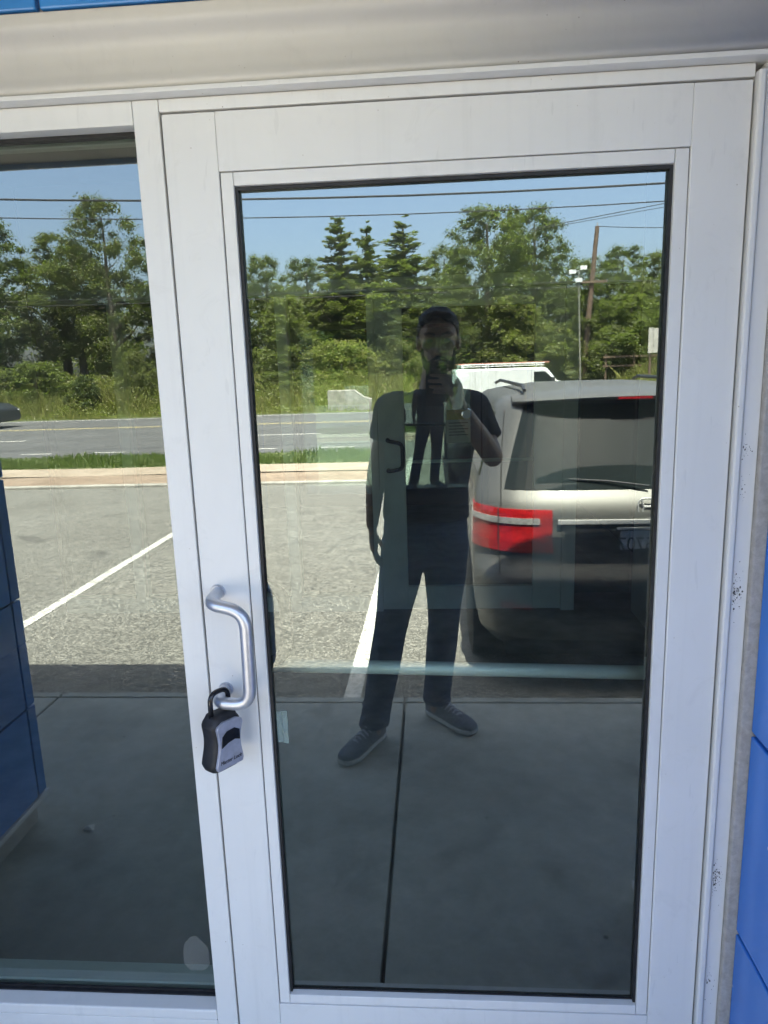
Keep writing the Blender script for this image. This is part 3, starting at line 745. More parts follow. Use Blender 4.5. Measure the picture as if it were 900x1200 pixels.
# arm that holds the phone
RS, RE, RWr = Vector((.575, -1.495, 1.355)), Vector((.642, -1.415, 1.180)), Vector((.513, -1.262, 1.385))
b.capsule([RS, RS.lerp(RE, .5), RE], [.047, .045, .040], 14)
b.capsule([RE, RE.lerp(RWr, .35), RWr], [.040, .040, .025], 14)
Pc = CAM - FW * .0095 - UP * .062 + RT * .012                # phone centre, the camera looks out just in front of its lens
b.capsule([RWr, Pc + RT * .062 - UP * .008 - FW * .006, Pc + RT * .053 + UP * .012 - FW * .002], [.025, .028, .024], 12, .8)
for k, (u, ln) in enumerate(((.030, .066), (.010, .072), (-.010, .068), (-.029, .056))):
    q0 = Pc + RT * .055 + UP * (u * .9) + FW * .002
    finger([q0, Pc + RT * .047 + UP * u + FW * .0135, Pc + RT * (.047 - ln * .55) + UP * (u + .002) + FW * .0145, Pc + RT * (.047 - ln) + UP * (u + .003) + FW * .0125], .0084)
q0 = Pc + RT * .050 - UP * .02 - FW * .012; finger([q0, Pc + RT * .040 + UP * .015 - FW * .016, Pc + RT * .020 + UP * .038 - FW * .014], .0096)
# legs inside the jeans
HL, KL, AL = Vector((.300, -1.52, .80)), Vector((.232, -1.475, .46)), Vector((.158, -1.445, .10))
HR, KR, AR = Vector((.465, -1.53, .80)), Vector((.452, -1.59, .46)), Vector((.416, -1.655, .10))
for h, k, a in ((HL, KL, AL), (HR, KR, AR)):
    b.capsule([h, h.lerp(k, .5), k], [.075, .062, .046], 14); b.capsule([k, k.lerp(a, .35), a], [.046, .044, .030], 14)
    b.capsule([a, a + Vector((0, .02, -.05))], [.03, .03], 10)
body = link('body', remesh(b, .0042, 3, 'body'), M['skin'], pe)
# hair, brows, beard, eyes
h = MB(); h.ell(H((0, -.018, .043)), (.078, .094, .078), 22, 14, tilt); h.ell(H((0, .018, .090)), (.056, .045, .022), 14, 8, tilt)
for s in (-1, 1): h.ell(H((s * .068, -.012, .018)), (.009, .040, .042), 10, 8, tilt)
hm = remesh(h, .004, 4, 'hair')
b2 = bmesh.new(); b2.from_mesh(hm); iv = tilt.inverted()
kill = []
for v in b2.verts:
    q = iv @ (v.co - hc)
    lim = .076 + .010 * math.cos(q.x * 60) if q.y > .05 else (.070 - (.05 - q.y) * 1.35)
    lim = max(lim, -.02 if q.y > -.03 else -.06)
    if q.z < lim: kill.append(v)
bmesh.ops.delete(b2, geom=kill, context='VERTS'); b2.to_mesh(hm); b2.free()
sol = link('hair', hm, M['hair'], pe); so = sol.modifiers.new('thick', 'SOLIDIFY'); so.thickness = .007
sol.modifiers.new('rough', 'DISPLACE').strength = .010
tx = bpy.data.textures.new('curl', 'CLOUDS'); tx.noise_scale = .02; sol.modifiers['rough'].texture = tx
be = MB()
be.capsule([H((-.054, .030, -.045)), H((-.045, .062, -.085)), H((0, .082, -.108)), H((.045, .062, -.085)), H((.054, .030, -.045))], [.012, .015, .018, .015, .012], 8)
be.capsule([H((-.028, .083, -.062)), H((0, .096, -.047)), H((.028, .083, -.062))], [.006, .0065, .006], 8)
link('beard', remesh(be, .003, 3, 'beard'), M['hair'], pe)
for s in (-1, 1):
    part('eye', MB().ell(H((s * .031, .0745, .008)), (.012, .010, .0075), 10, 6), M['eye'], pe, smooth=True)
    part('eyebrow', MB().capsule([H((s * .014, .0875, .0305)), H((s * .034, .082, .036)), H((s * .05, .070, .030))], [.004, .0045, .003], 6), M['hair'], pe, smooth=True)
# tee shirt
s_ = MB()
s_.loft([ring((.387, -1.52, .925), .172, .122), ring((.387, -1.52, .96), .172, .122), ring((.392, -1.52, 1.06), .166, .118), ring((.402, -1.512, 1.18), .176, .122), ring((.412, -1.507, 1.28), .186, .122), ring((.418, -1.503, 1.36), .165, .105), ring((.424, -1.498, 1.415), .105, .080), ring((.428, -1.494, 1.435), .068, .066)])
s_.capsule([LS + Vector((.03, 0, .012)), LS], [.066, .070], 16); s_.capsule([RS - Vector((.03, 0, -.012)), RS], [.066, .070], 16)
s_.tube([LS, LS.lerp(LE, .25), LS.lerp(LE, .48)], [.070, .064, .064], 18); s_.tube([RS, RS.lerp(RE, .3), RS.lerp(RE, .66)], [.070, .066, .067], 18)
rf = random.Random(5)
for k in range(9):                                          # cloth folds
    z = 1.0 + k * .035; x0 = .25 + rf.uniform(0, .06)
    s_.capsule([(x0, -1.415 + rf.uniform(-.012, .004), z), (x0 + .09, -1.402, z + rf.uniform(-.03, .03)), (x0 + .2, -1.41 + rf.uniform(-.01, .0), z + rf.uniform(-.05, .05))], [.010, .014, .008], 8)
sm_ = remesh(s_, .006, 5, 't_shirt'); link('t_shirt', sm_, M['shirt'], pe)
# jeans
j = MB()
j.loft([ring((.385, -1.52, .945), .163, .112), ring((.385, -1.52, .88), .170, .118), ring((.383, -1.522, .80), .168, .118), ring((.382, -1.524, .745), .14, .10)])
for h0, k0, a0 in ((HL, KL, AL), (HR, KR, AR)):
    e = a0 + Vector((0, 0, -.02))
    j.capsule([h0 + Vector((0, 0, .03)), h0.lerp(k0, .35), h0.lerp(k0, .75), k0], [.094, .086, .071, .066], 20)
    j.tube([k0, k0.lerp(e, .3), k0.lerp(e, .7), k0.lerp(e, .9), e], [.066, .066, .060, .060, .063], 20)
    for t in (.78, .86, .93, 1.0):
        c = k0.lerp(e, t); j.ell(c + Vector((rf.uniform(-.006, .006), .01, 0)), (.064, .064, .012), 16, 6)
    for t in (.85, .95, 1.05):
        c = h0.lerp(k0, t); j.ell(c + Vector((0, .012, 0)), (.066, .066, .014), 16, 6)
link('jeans', remesh(j, .006, 4, 'jeans'), M['jeans'], pe)
# sneakers
def shoe(ankle, toe):
    d = Vector((toe[0] - ankle.x, toe[1] - ankle.y, 0)).normalized(); rt = Vector((d.y, -d.x, 0)); heel = Vector((ankle.x, ankle.y, 0)) - d * .055
    L = .285
    def P(t, s, z): return heel + d * (t * L) + rt * s + Vector((0, 0, z))
    tt = [0, .03, .12, .3, .5, .68, .82, .93, .985, 1.0]; ww = [.018, .028, .036, .038, .042, .049, .049, .040, .024, .012]
    so_ = MB()
    so_.loft([[P(t, -w_, .004), P(t, -w_ * 1.03, .026), P(t, w_ * 1.03, .026), P(t, w_, .004)] for t, w_ in zip(tt, ww)])
    so_o = remesh(so_, .0045, 3, 'sole')
    up = MB()
    hh = [.075, .082, .088, .085, .074, .060, .052, .042, .034, .030]
    rr = []
    for t, w_, z in zip(tt, ww, hh):
        rr.append([P(t, -w_ * .95 * q, .02 + (z - .02) * r) for q, r in ((1, 0), (1.0, .35), (.8, .75), (.45, .96), (0, 1.02))] + [P(t, w_ * .95 * q, .02 + (z - .02) * r) for q, r in ((.45, .96), (.8, .75), (1.0, .35), (1, 0))])
    up.loft(rr)
    up.capsule([Vector((ankle.x, ankle.y, .07)), Vector((ankle.x, ankle.y, .105))], [.040, .040], 14)
    sh_ = link('shoe', remesh(up, .0045, 4, 'shoe'), M['shoe'], pe)
    o = link('sole', so_o, M['sole'], None); o.parent = sh_
    lc = MB()
    for k in range(5):
        t = .40 + k * .065; z = .084 - k * .0058
        lc.capsule([P(t, -.024, z - .011), P(t + .01, 0, z + .004), P(t + .02, .024, z - .011)], [.0042, .0045, .0042], 6)
    o = part('laces', lc, M['lace'], None, smooth=True); o.parent = sh_
shoe(AL, (.055, -1.262)); shoe(AR, (.530, -1.535))
wt = part('wristwatch', MB().tube([RWr + (RE - RWr).normalized() * t for t in (.018, .042)], .0295, 16), M['black'], pe, smooth=True)
fd = (RE - RWr).normalized(); fn = (Vector((0, 1, .25)) - fd * fd.dot(Vector((0, 1, .25)))).normalized()
wc = RWr + fd * .03 + fn * .029
wface = part('watch_face', MB().tube([wc, wc + fn * .008], [.0195, .018], 16), M['chrome'], wt)
# phone held up in the hand
ph = thing('smartphone', 'dark smartphone held upright in front of the chin', 'phone', tuple(Pc))
Mp = Matrix(((RT.x, FW.x, UP.x, Pc.x), (RT.y, FW.y, UP.y, Pc.y), (RT.z, FW.z, UP.z, Pc.z), (0, 0, 0, 1)))
part('phone_body', tr(bx(-.0375, .0375, -.004, .0036, -.080, .078), Mp), M['phone'], ph, bevel=.003)
for u in (-.019, .0): part('camera_lens', tr(MB().lathe([(0.0037, .008), (.0052, .008), (.0052, .0055)], (u + .006, 0, .038 if u else .058), 'y', 16), Mp), M['blackgloss'], ph)

# ================================================================== MINIVAN (rear toward the building)
mv = thing('minivan', 'silver minivan parked with its rear toward the glass door', 'minivan', (1.585, -4.8, -.22))
MX = 1.585
KZ = np.array([.00, .08, .24, .40, .45, .50, .66, .74, .80, .86, 1.265, 1.31, 1.335, 1.35, 1.36])
KR_ = np.array([2.50, 2.41, 2.345, 2.345, 2.38, 2.43, 2.47, 2.47, 2.50, 2.56, 2.89, 2.95, 3.03, 3.25, 3.7])
KW_ = np.array([.86, .93, .965, .972, .972, .968, .962, .957, .950, .935, .785, .745, .69, .58, .35])
KF_ = np.array([7.25, 7.38, 7.45, 7.45, 7.44, 7.42, 7.25, 7.00, 6.60, 6.20, 5.35, 5.15, 5.05, 4.9, 4.6])
zz = np.linspace(0, 1.36, 90)
def sm1(y):
    k = np.array([1, 2, 3, 2, 1.]); k /= k.sum(); return np.convolve(np.pad(y, 2, mode='edge'), k, 'valid')
RR, WW, FF = (sm1(np.interp(zz, KZ, q)) for q in (KR_, KW_, KF_))
def rw(z): return np.interp(z, zz, RR), np.interp(z, zz, WW), np.interp(z, zz, FF)
def vrear(x, z):                                             # Y of the rear skin at offset x
    r, w_, f = rw(z); t = min(1, abs(x) / w_)
    return r + .05 * t * t + .24 * t ** 9
_arc = {}
def varc(L, z, off=0.0):                                      # L metres along the skin from the centre toward the -x side
    key = round(z, 4)
    if key not in _arc:
        r, w_, f = rw(z)
        pts = [(-w_ * t, vrear(w_ * t, z)) for t in (0, .2, .4, .55, .7, .78, .84, .88, .91, .94, .96, .98, .99, 1.0)] + [(-w_, vrear(w_, z) + .2 * k) for k in range(1, 22)]
        d = [0]
        for a, b_ in zip(pts[:-1], pts[1:]): d.append(d[-1] + math.hypot(b_[0] - a[0], b_[1] - a[1]))
        _arc[key] = (np.array(pts), np.array(d))
    pts, d = _arc[key]; s = abs(L)
    x = np.interp(s, d, pts[:, 0]); Y = np.interp(s, d, pts[:, 1])
    x2 = np.interp(s + .01, d, pts[:, 0]); Y2 = np.interp(s + .01, d, pts[:, 1])
    tx_, ty_ = x2 - x, Y2 - Y; n_ = math.hypot(tx_, ty_) or 1
    nx, nY = -ty_ / n_, tx_ / n_                                 # outward (toward -x, toward the building)
    if nx > 0: nx, nY = -nx, -nY
    if abs(ty_) < 1e-6: nx, nY = 0, -1
    if nY > 0: nY = -nY
    x, Y = x + nx * off, Y + nY * off
    return (MX + (x if L >= 0 else -x), -Y, z)
def ol(z):
    r, w_, f = rw(z); P = []
    for t in np.r_[-1, -.99, -.97, -.94, -.9, -.84, -.75, -.6, -.4, -.2, 0, .2, .4, .6, .75, .84, .9, .94, .97, .99, 1]:
        P.append((MX + w_ * t, -vrear(w_ * t, z), z))
    Ys = np.linspace(r + .5, f - .6, 6)
    P += [(MX + w_, -y, z) for y in Ys]
    for t in (1, .97, .85, .6, .3, 0, -.3, -.6, -.85, -.97, -1):
        P.append((MX + w_ * t, -(f - .12 * t * t - .35 * abs(t) ** 7), z))
    P += [(MX - w_, -y, z) for y in Ys[::-1]]
    return P
part('body', MB().loft([ol(z) for z in zz]), M['silver'], mv, smooth=True)
def patch(name, L0, L1, z0, z1, mat, off=.004, nL=14, nz=8, parent=mv, f0=None, f1=None, thick=.004):
    mb = MB(); rows = []
    for j in range(nz + 1):
        z = z0 + (z1 - z0) * j / nz; t = j / nz
        a = L0 if f0 is None else f0(t); c = L1 if f1 is None else f1(t)
        rows.append([varc(a + (c - a) * i / nL, z, off) for i in range(nL + 1)])
    inner = []
    for j in range(nz + 1):
        z = z0 + (z1 - z0) * j / nz; t = j / nz
        a = L0 if f0 is None else f0(t); c = L1 if f1 is None else f1(t)
        inner.append([varc(a + (c - a) * i / nL, z, off - thick - .004) for i in range(nL + 1)])
    k = nL + 1
    mb.v = [p for r in rows for p in r] + [p for r in inner for p in r]; N = k * (nz + 1)
    mb.f = [(j * k + i, j * k + i + 1, (j + 1) * k + i + 1, (j + 1) * k + i) for j in range(nz) for i in range(nL)]
    edge = [j * k for j in range(nz + 1)] + [nz * k + i for i in range(1, k)] + [j * k + nL for j in range(nz - 1, -1, -1)] + [i for i in range(nL - 1, 0, -1)]
    mb.f += [(edge[i], edge[(i + 1) % len(edge)], edge[(i + 1) % len(edge)] + N, edge[i] + N) for i in range(len(edge))]
    return part(name, mb, mat, parent, smooth=False)
wl_ = lambda t: .80 - .14 * t - .02 * t * t
rwn = patch('rear_window', 0, 0, .855, 1.275, M['carglass'], .003, 26, 14, f0=lambda t: -wl_(t), f1=wl_)
# spoiler over the window
spm = MB(); Ls = np.linspace(-.70, .70, 21); prof = [(-.05, 1.293), (-.115, 1.307), (-.118, 1.315), (-.06, 1.330), (.06, 1.347), (.06, 1.285)]
rgs = []
for L in Ls:
    q = abs(L) / .70
    rgs.append([(MX + L, -(vrear(L, 1.275) + dy * (1 - .45 * q ** 4) + .02 * q * q), z - .022 * q ** 2) for dy, z in prof])
part('spoiler', MB().loft(rgs), M['silver'], mv, smooth=False)
part('brake_light', MB().box(MX - .10, MX + .10, -2.80, -2.785, 1.301, 1.311), M['redlens'], mv)
patch('hatch_trim', -.50, .50, .693, .714, M['trim'], .014, 16, 2, thick=.012)
patch('plate_recess', -.46, .46, .50, .690, M['plasticdark'], .004, 16, 4)
pla = part('licence_plate', bx(MX - .155, MX + .155, -2.452, -2.443, .515, .660), M['plate'], mv, bevel=.004)
tm = text_mesh('5707', .10, .0008); tm.materials.append(M['ink'])
tm.transform(Matrix.Rotation(math.pi, 4, 'Z')); tm.transform(Matrix.Rotation(R_(-90), 4, 'X'))
to = bpy.data.objects.new('plate_number', tm); COL.objects.link(to)
tm.transform(Matrix.Translation((MX - .07, -2.4425, .588))); to.parent = pla
for z in (.668, .498): part('plate_trim', bx(MX - .175, MX + .175, -2.45, -2.435, z, z + .01), M['trim'], mv)
# tail lamps: red, clear, dark red bands
for s in (1, -1):
    patch('tail_lamp', s * .53, s * 1.16, .545, .765, M['redlens'], .010, 22, 10, thick=.012)
    patch('tail_lamp_band', s * .60, s * 1.12, .690, .722, M['clearlens'], .014, 22, 3, thick=.004)
    patch('tail_lamp_seam', s * .836, s * .842, .545, .765, M['plasticdark'], .0155, 2, 6, thick=.004)
    patch('tail_lamp_base', s * .54, s * 1.12, .55, .60, M['darkredlens'], .0135, 22, 3, thick=.003)
patch('hatch_seam', .985, .992, .44, 1.24, M['gap'], .003, 2, 30, f0=lambda t: .842 - .04 * t, f1=lambda t: .848 - .04 * t)
patch('bumper_pad', -.70, .70, .22, .40, M['plasticdark'], .004, 22, 4, f0=lambda t: -.62 - .14 * t, f1=lambda t: .62 + .14 * t)
patch('bumper_step', -.80, .80, .405, .425, M['plasticdark'], .004, 22, 2)
patch('reflector', .66, .84, .27, .30, M['darkredlens'], .008, 6, 2)
patch('bumper_lower', -.95, .95, .0, .085, M['plasticdark'], .004, 22, 3)
patch('side_window', .92, 2.05, .90, 1.23, M['carglass'], .003, 24, 8, f0=lambda t: 1.03 - .12 * t)
patch('side_window', 2.12, 3.35, .90, 1.20, M['carglass'], .003, 10, 8)
patch('door_rail', 1.25, 2.9, .80, .815, M['plasticdark'], .003, 16, 2)
part('roof_rail', MB().tube([(MX - .62, -3.05, 1.35), (MX - .60, -3.3, 1.372), (MX - .60, -4.8, 1.378), (MX - .62, -5.0, 1.355)], .012, 8), M['plasticdark'], mv)
part('roof_rail', MB().tube([(MX + .62, -3.05, 1.35), (MX + .60, -3.3, 1.372), (MX + .60, -4.8, 1.378), (MX + .62, -5.0, 1.355)], .012, 8), M['plasticdark'], mv)
part('rear_wiper', MB().tube([(MX + .02, -2.535, .872), (MX - .2, -2.57, .895), (MX - .42, -2.60, .905)], .006, 6), M['plasticdark'], mv)
em = MB(); ez = .775; ey = -(2.482)
for a in np.linspace(0, 2 * math.pi, 25)[:-1]:
    a2 = a + 2 * math.pi / 24
    f = lambda t: (MX + .052 * math.copysign(abs(math.cos(t)) ** .6, math.cos(t)), ez + .042 * math.copysign(abs(math.sin(t)) ** .6, math.sin(t)))
    p, q = f(a), f(a2); em.tube([(p[0], ey, p[1]), (q[0], ey, q[1])], .0055, 6)
for s in (-1, 1): em.tube([(MX + s * .034, ey, ez + .034), (MX + s * .022, ey, ez), (MX + s * .027, ey, ez - .035)], .006, 6)
em.tube([(MX - .022, ey, ez), (MX + .022, ey, ez)], .006, 6)
part('emblem', em, M['trim'], mv)
def wheel(parent, x, Y, zc, r, side, wdt=.2, rimmat=None):
    t = part('wheel', MB().lathe([(0, r * .62), (.01, r * .92), (.03, r), (wdt - .03, r), (wdt - .01, r * .92), (wdt, r * .62)], (x if side > 0 else x - wdt, -Y, zc), 'x', 28), M['rubber'], parent, smooth=True)
    xo = x if side < 0 else x + wdt
    rim = MB().lathe([(0, r * .66), (side * .004, r * .66), (side * .006, r * .6), (-side * .01, r * .55), (-side * .01, .0)], (xo, -Y, zc), 'x', 24)
    for k in range(7):
        a = 2 * math.pi * k / 7; rim.capsule([(xo - side * .004, -Y + .02 * math.cos(a), zc + .02 * math.sin(a)), (xo - side * .004, -Y + r * .58 * math.cos(a), zc + r * .58 * math.sin(a))], [.03, .02], 6)
    o = part('rim', rim, rimmat or M['galv'], None, smooth=False); o.parent = t
for Y in (3.12, 6.35):
    for s in (-1, 1):
        part('wheel_arch', MB().lathe([(0, .36), (s * .012, .36), (s * .012, .2)], (MX + s * .958, -Y, .13), 'x', 28), M['gap'], mv)
        wheel(mv, MX + s * .985, Y, lot_z(Y) + .325, .325, -s if False else s * 1) if False else wheel(mv, MX + (.80 if s > 0 else -.80), Y, lot_z(Y) + .325, .325, s, .19)
part('underbody', bx(MX - .78, MX + .78, -7.1, -2.6, -.06, .02), M['gap'], mv)
part('door_mirror', MB().ell((MX - 1.05, -5.9, .95), (.10, .06, .075), 12, 8), M['silver'], mv, smooth=True)
part('exhaust', MB().tube([(MX + .6, -2.42, -.02), (MX + .6, -2.9, 0)], .03, 10), M['chrome'], mv)

mv.scale = (.90, .955, 1.012); mv.location = (1.505, -4.59, -.225)
# ================================================================== WHITE CARGO VAN beyond the road
VX = .38
cv = thing('cargo_van', 'white cargo van with ladder rack parked beyond the road', 'van', (3.9, -34.5, -.7))
VB = -.70; vy0, vy1 = -35.45, -33.55
prof = [(1.12, .30), (1.10, 1.2), (1.16, 1.95), (1.30, 2.02), (5.25, 2.02), (5.48, 1.96), (5.95, 1.38), (6.45, 1.28), (6.66, 1.12), (6.70, .55), (6.62, .30)]
part('body', MB().prism([(x, z + VB) for x, z in prof], 'y', vy0, vy1), M['vanwhite'], cv, bevel=.09)
for yy in (vy1 + .004, vy0 - .02):
    part('side_window', MB().prism([(4.85, 1.36 + VB), (4.85, 1.82 + VB), (5.36, 1.82 + VB), (5.80, 1.40 + VB), (5.78, 1.34 + VB)], 'y', yy, yy + .016), M['carglass'], cv)
part('windscreen', MB().prism([(5.50, 1.955 + VB), (5.53, 1.96 + VB), (5.97, 1.40 + VB), (5.94, 1.39 + VB)], 'y', vy0 + .15, vy1 - .15), M['carglass'], cv)
for x in (2.05, 3.05, 4.72): part('door_seam', bx(x, x + .012, vy1 + .0005, vy1 + .004, .5 + VB, 1.9 + VB), M['gap'], cv)
part('side_trim', bx(1.3, 6.4, vy1 + .001, vy1 + .012, .78 + VB, .83 + VB), M['plasticdark'], cv)
part('mirror', MB().box(5.62, 5.80, vy1 + .10, vy1 + .28, 1.25 + VB, 1.55 + VB).box(5.68, 5.72, vy1 - .02, vy1 + .12, 1.30 + VB, 1.34 + VB), M['plasticdark'], cv, bevel=.02)
part('bumper', MB().box(6.60, 6.80, vy0 + .05, vy1 - .05, .42 + VB, .62 + VB), M['galv'], cv, bevel=.03)
part('bumper', MB().box(1.0, 1.14, vy0 + .05, vy1 - .05, .42 + VB, .58 + VB), M['galv'], cv, bevel=.03)
rk = MB()
for y in (vy1 - .12, vy0 + .12):
    rk.tube([(1.45, y, 2.22 + VB), (5.35, y, 2.22 + VB)], .025, 6); rk.tube([(1.45, y, 2.13 + VB), (5.35, y, 2.13 + VB)], .018, 6)
    for x in (1.5, 2.7, 3.9, 5.2): rk.tube([(x, y, 2.0 + VB), (x, y, 2.24 + VB)], .022, 6)
for x in (1.5, 2.7, 3.9, 5.2): rk.tube([(x, vy0 + .12, 2.2 + VB), (x, vy1 - .12, 2.2 + VB)], .02, 6)
part('ladder_rack', rk, M['white'], cv)
part('ladder', MB().box(1.3, 5.6, -34.2, -34.14, 2.23 + VB, 2.29 + VB).box(1.3, 5.6, -33.86, -33.8, 2.23 + VB, 2.29 + VB), simple('orange_fibreglass', (.55, .22, .16), .5), cv)
for x in (2.25, 5.55):
    wheel(cv, x, 34.5 - .98, VB + .36, .36, 1, .01) if False else None
    t = part('wheel', MB().lathe([(0, .2), (.03, .36), (.2, .36), (.22, .3)], (x, vy1 - .20, VB + .36), 'y', 24), M['rubber'], cv, smooth=True)
    o = part('rim', MB().lathe([(.222, .2), (.23, .19), (.215, .0)], (x, vy1 - .20, VB + .36), 'y', 20), M['galv']); o.parent = t
    part('wheel_arch', MB().lathe([(0, .43), (.012, .43), (.012, .3)], (x, vy1, VB + .38), 'y', 24), M['gap'], cv)

cv.location.x += VX

# ================================================================== DARK CAR on the road
dc = thing('dark_car', 'dark grey car driving along the road, only its bonnet showing', 'car', (-17.2, -25.6, -.32))
DCX = -1.1
GB = -.32; dy0, dy1 = -26.5, -24.75
prof = [(-19.6, .28), (-19.65, .8), (-19.3, 1.05), (-18.7, 1.48), (-17.3, 1.50), (-16.6, 1.08), (-15.5, .92), (-15.12, .74), (-15.06, .35), (-15.2, .25)]
part('body', MB().prism([(x, z + GB) for x, z in prof], 'y', dy0, dy1), M['darkcar'], dc, bevel=.10)
part('side_window', MB().prism([(-19.0, 1.08 + GB), (-18.6, 1.42 + GB), (-17.35, 1.43 + GB), (-16.75, 1.08 + GB)], 'y', dy1 + .002, dy1 + .016), M['carglass'], dc)
part('windscreen', MB().prism([(-17.25, 1.49 + GB), (-17.22, 1.50 + GB), (-16.55, 1.10 + GB), (-16.6, 1.08 + GB)], 'y', dy0 + .15, dy1 - .15), M['carglass'], dc)
part('headlight', MB().ell((-15.22, dy1 - .12, .66 + GB), (.14, .12, .07), 12, 8), M['clearlens'], dc, smooth=True)
part('headlight', MB().ell((-15.22, dy0 + .12, .66 + GB), (.14, .12, .07), 12, 8), M['clearlens'], dc, smooth=True)
part('door_mirror', MB().ell((-16.75, dy1 + .1, 1.05 + GB), (.09, .11, .07), 10, 8), M['darkcar'], dc, smooth=True)
for x in (-18.7, -15.95):
    t = part('wheel', MB().lathe([(0, .2), (.03, .33), (.2, .33), (.22, .28)], (x, dy1 - .20, GB + .33), 'y', 24), M['rubber'], dc, smooth=True)
    o = part('rim', MB().lathe([(.222, .2), (.23, .19), (.215, .0)], (x, dy1 - .20, GB + .33), 'y', 20), M['galv']); o.parent = t

dc.location.x += DCX

# ================================================================== ROADSIDE
up_ = thing('utility_pole', 'brown wooden utility pole with a crossarm rising from roadside bushes', 'pole', (8.55, -38, .5))
part('shaft', MB().tube([(8.40, -38, .2), (8.66, -38, 4.0), (8.98, -38, 8.3)], [.16, .14, .11], 12), M['wood'], up_)
part('insulator', MB().tube([(8.98, -38, 8.3), (8.99, -38, 8.5)], [.05, .03], 8), M['galv'], up_)
part('crossarm', bx(8.2, 9.5, -37.88, -37.80, 5.5, 5.62), M['wood'], up_)
fl = thing('floodlight_pole', 'slim pale pole with a cluster of white floodlights', 'light pole', (7.8, -36, .4))
part('pole', MB().tube([(7.9, -36, .3), (7.70, -36, 5.75)], [.05, .035], 10), M['poleg'], fl)
for dx, dz in ((-.32, .12), (.22, .30), (.0, -.28)):
    hdm = part('floodlight', MB().loft([[(7.70 + dx + sx * w_, -36 + yy, 5.75 + dz + sz * w_ * .6) for sx, sz in ((-1, -1), (1, -1), (1, 1), (-1, 1))] for w_, yy in ((.07, -.1), (.15, .06), (.165, .09))]), M['white'], fl)
part('bracket', MB().tube([(7.38, -36, 5.85), (7.92, -36, 5.95)], .03, 6).tube([(7.7, -36, 5.45), (7.72, -36, 5.95)], .03, 6), M['galv'], fl)
hw = thing('drain_headwall', 'low pale concrete drain headwall with sloping end in the weeds', 'headwall', (-3.4, -30.4, -.3))
part('wall', MB().prism([(-4.25, -.4), (-4.25, .62), (-3.05, .62), (-2.62, .30), (-2.3, .22), (-2.3, -.4)], 'y', -30.6, -30.25), M['kerbstone'], hw, bevel=.03)
pn = thing('sign_board', 'weathered upright timber board on posts among roadside bushes', 'board', (11.2, -34, .5))
for k in range(5): part('plank', bx(10.62 + k * .23, 10.84 + k * .23, -34.02, -33.98, 1.80 + .02 * (k % 2), 2.98 - .03 * (k % 3)), M['concpale'], pn)
for x in (10.7, 11.65): part('post', bx(x, x + .1, -34.14, -34.03, -.5, 2.85), M['wood'], pn)
fc = thing('rail_fence', 'grey rail fence crossing the bushes near the timber board', 'fence', (10.4, -36, .5))
for z in (1.70, 1.25): part('rail', bx(9.0, 13.5, -36.03, -35.98, z - .05, z + .05), M['wood'], fc)
for k in range(4): part('post', bx(9.1 + k * 1.4, 9.2 + k * 1.4, -36.1, -36.04, .0, 1.85), M['wood'], fc)

def wire(label, pts, r, sag):
    a, b_ = Vector(pts[0]), Vector(pts[1]); P = []
    for k in range(25):
        t = k / 24; p = a.lerp(b_, t); p.z -= sag * 4 * t * (1 - t); P.append(p)
    o = part('utility_wire', MB().tube(P, r, 6), M['cable']); tag(o, label, 'wire', 'overhead utility wires'); return o
wire('thick black cable strung highest across the sky', [(-24, -15, 6.95), (24, -15, 6.2)], .022, 1.45)
wire('medium black wire just below the thick cable', [(-24, -15, 6.6), (24, -15, 6.0)], .012, 1.55)
wire('upper one of two close wires sloping up from the utility pole', [(4.5, -30, 6.92), (22, -30, 9.5)], .016, .05)
wire('lower one of two close wires sloping up from the utility pole', [(4.5, -30, 6.86), (22, -30, 9.2)], .012, .05)
wire('sagging wire leaving the top of the utility pole', [(8.98, -38, 8.3), (22, -38, 8.5)], .018, .35)
wire('upper wire of the pair crossing low before the trees', [(-60, -38, 6.6), (8.7, -38, 5.62)], .022, .3)
wire('lower wire of the pair crossing low before the trees', [(-60, -38, 6.3), (8.6, -38, 5.35)], .022, .3)
wire('communication wire continuing from the crossarm past the board', [(8.7, -38, 5.62), (40, -38, 5.6)], .02, .3)

# ================================================================== TREES
def leaf_cloud(g, cent, rad, n, size, squash=1.0, droop=0.0):
    cent = np.array(cent); rad = np.array(rad); pw = rad ** 1.8; idx = g.choice(len(cent), n, p=pw / pw.sum())
    d = g.normal(size=(n, 3)); d /= np.linalg.norm(d, axis=1)[:, None]
    rr = rad[idx] * np.minimum(1.5, np.abs(g.normal(0, .72, n)) + .1)
    pos = cent[idx] + d * rr[:, None] * np.array([1, 1, squash])
    nrm = d * .6 + g.normal(0, .8, (n, 3)) + np.array([0, 0, .55]); nrm /= np.linalg.norm(nrm, axis=1)[:, None]
    t = np.cross(nrm, g.normal(size=(n, 3))); t /= np.linalg.norm(t, axis=1)[:, None]
    t[:, 2] -= droop; t /= np.linalg.norm(t, axis=1)[:, None]
    bt_ = np.cross(nrm, t)
    s = size * g.uniform(.6, 1.5, n)[:, None]
    V = np.stack([pos - t * s, pos + bt_ * s * .5, pos + t * s, pos - bt_ * s * .5], 1)
    return V
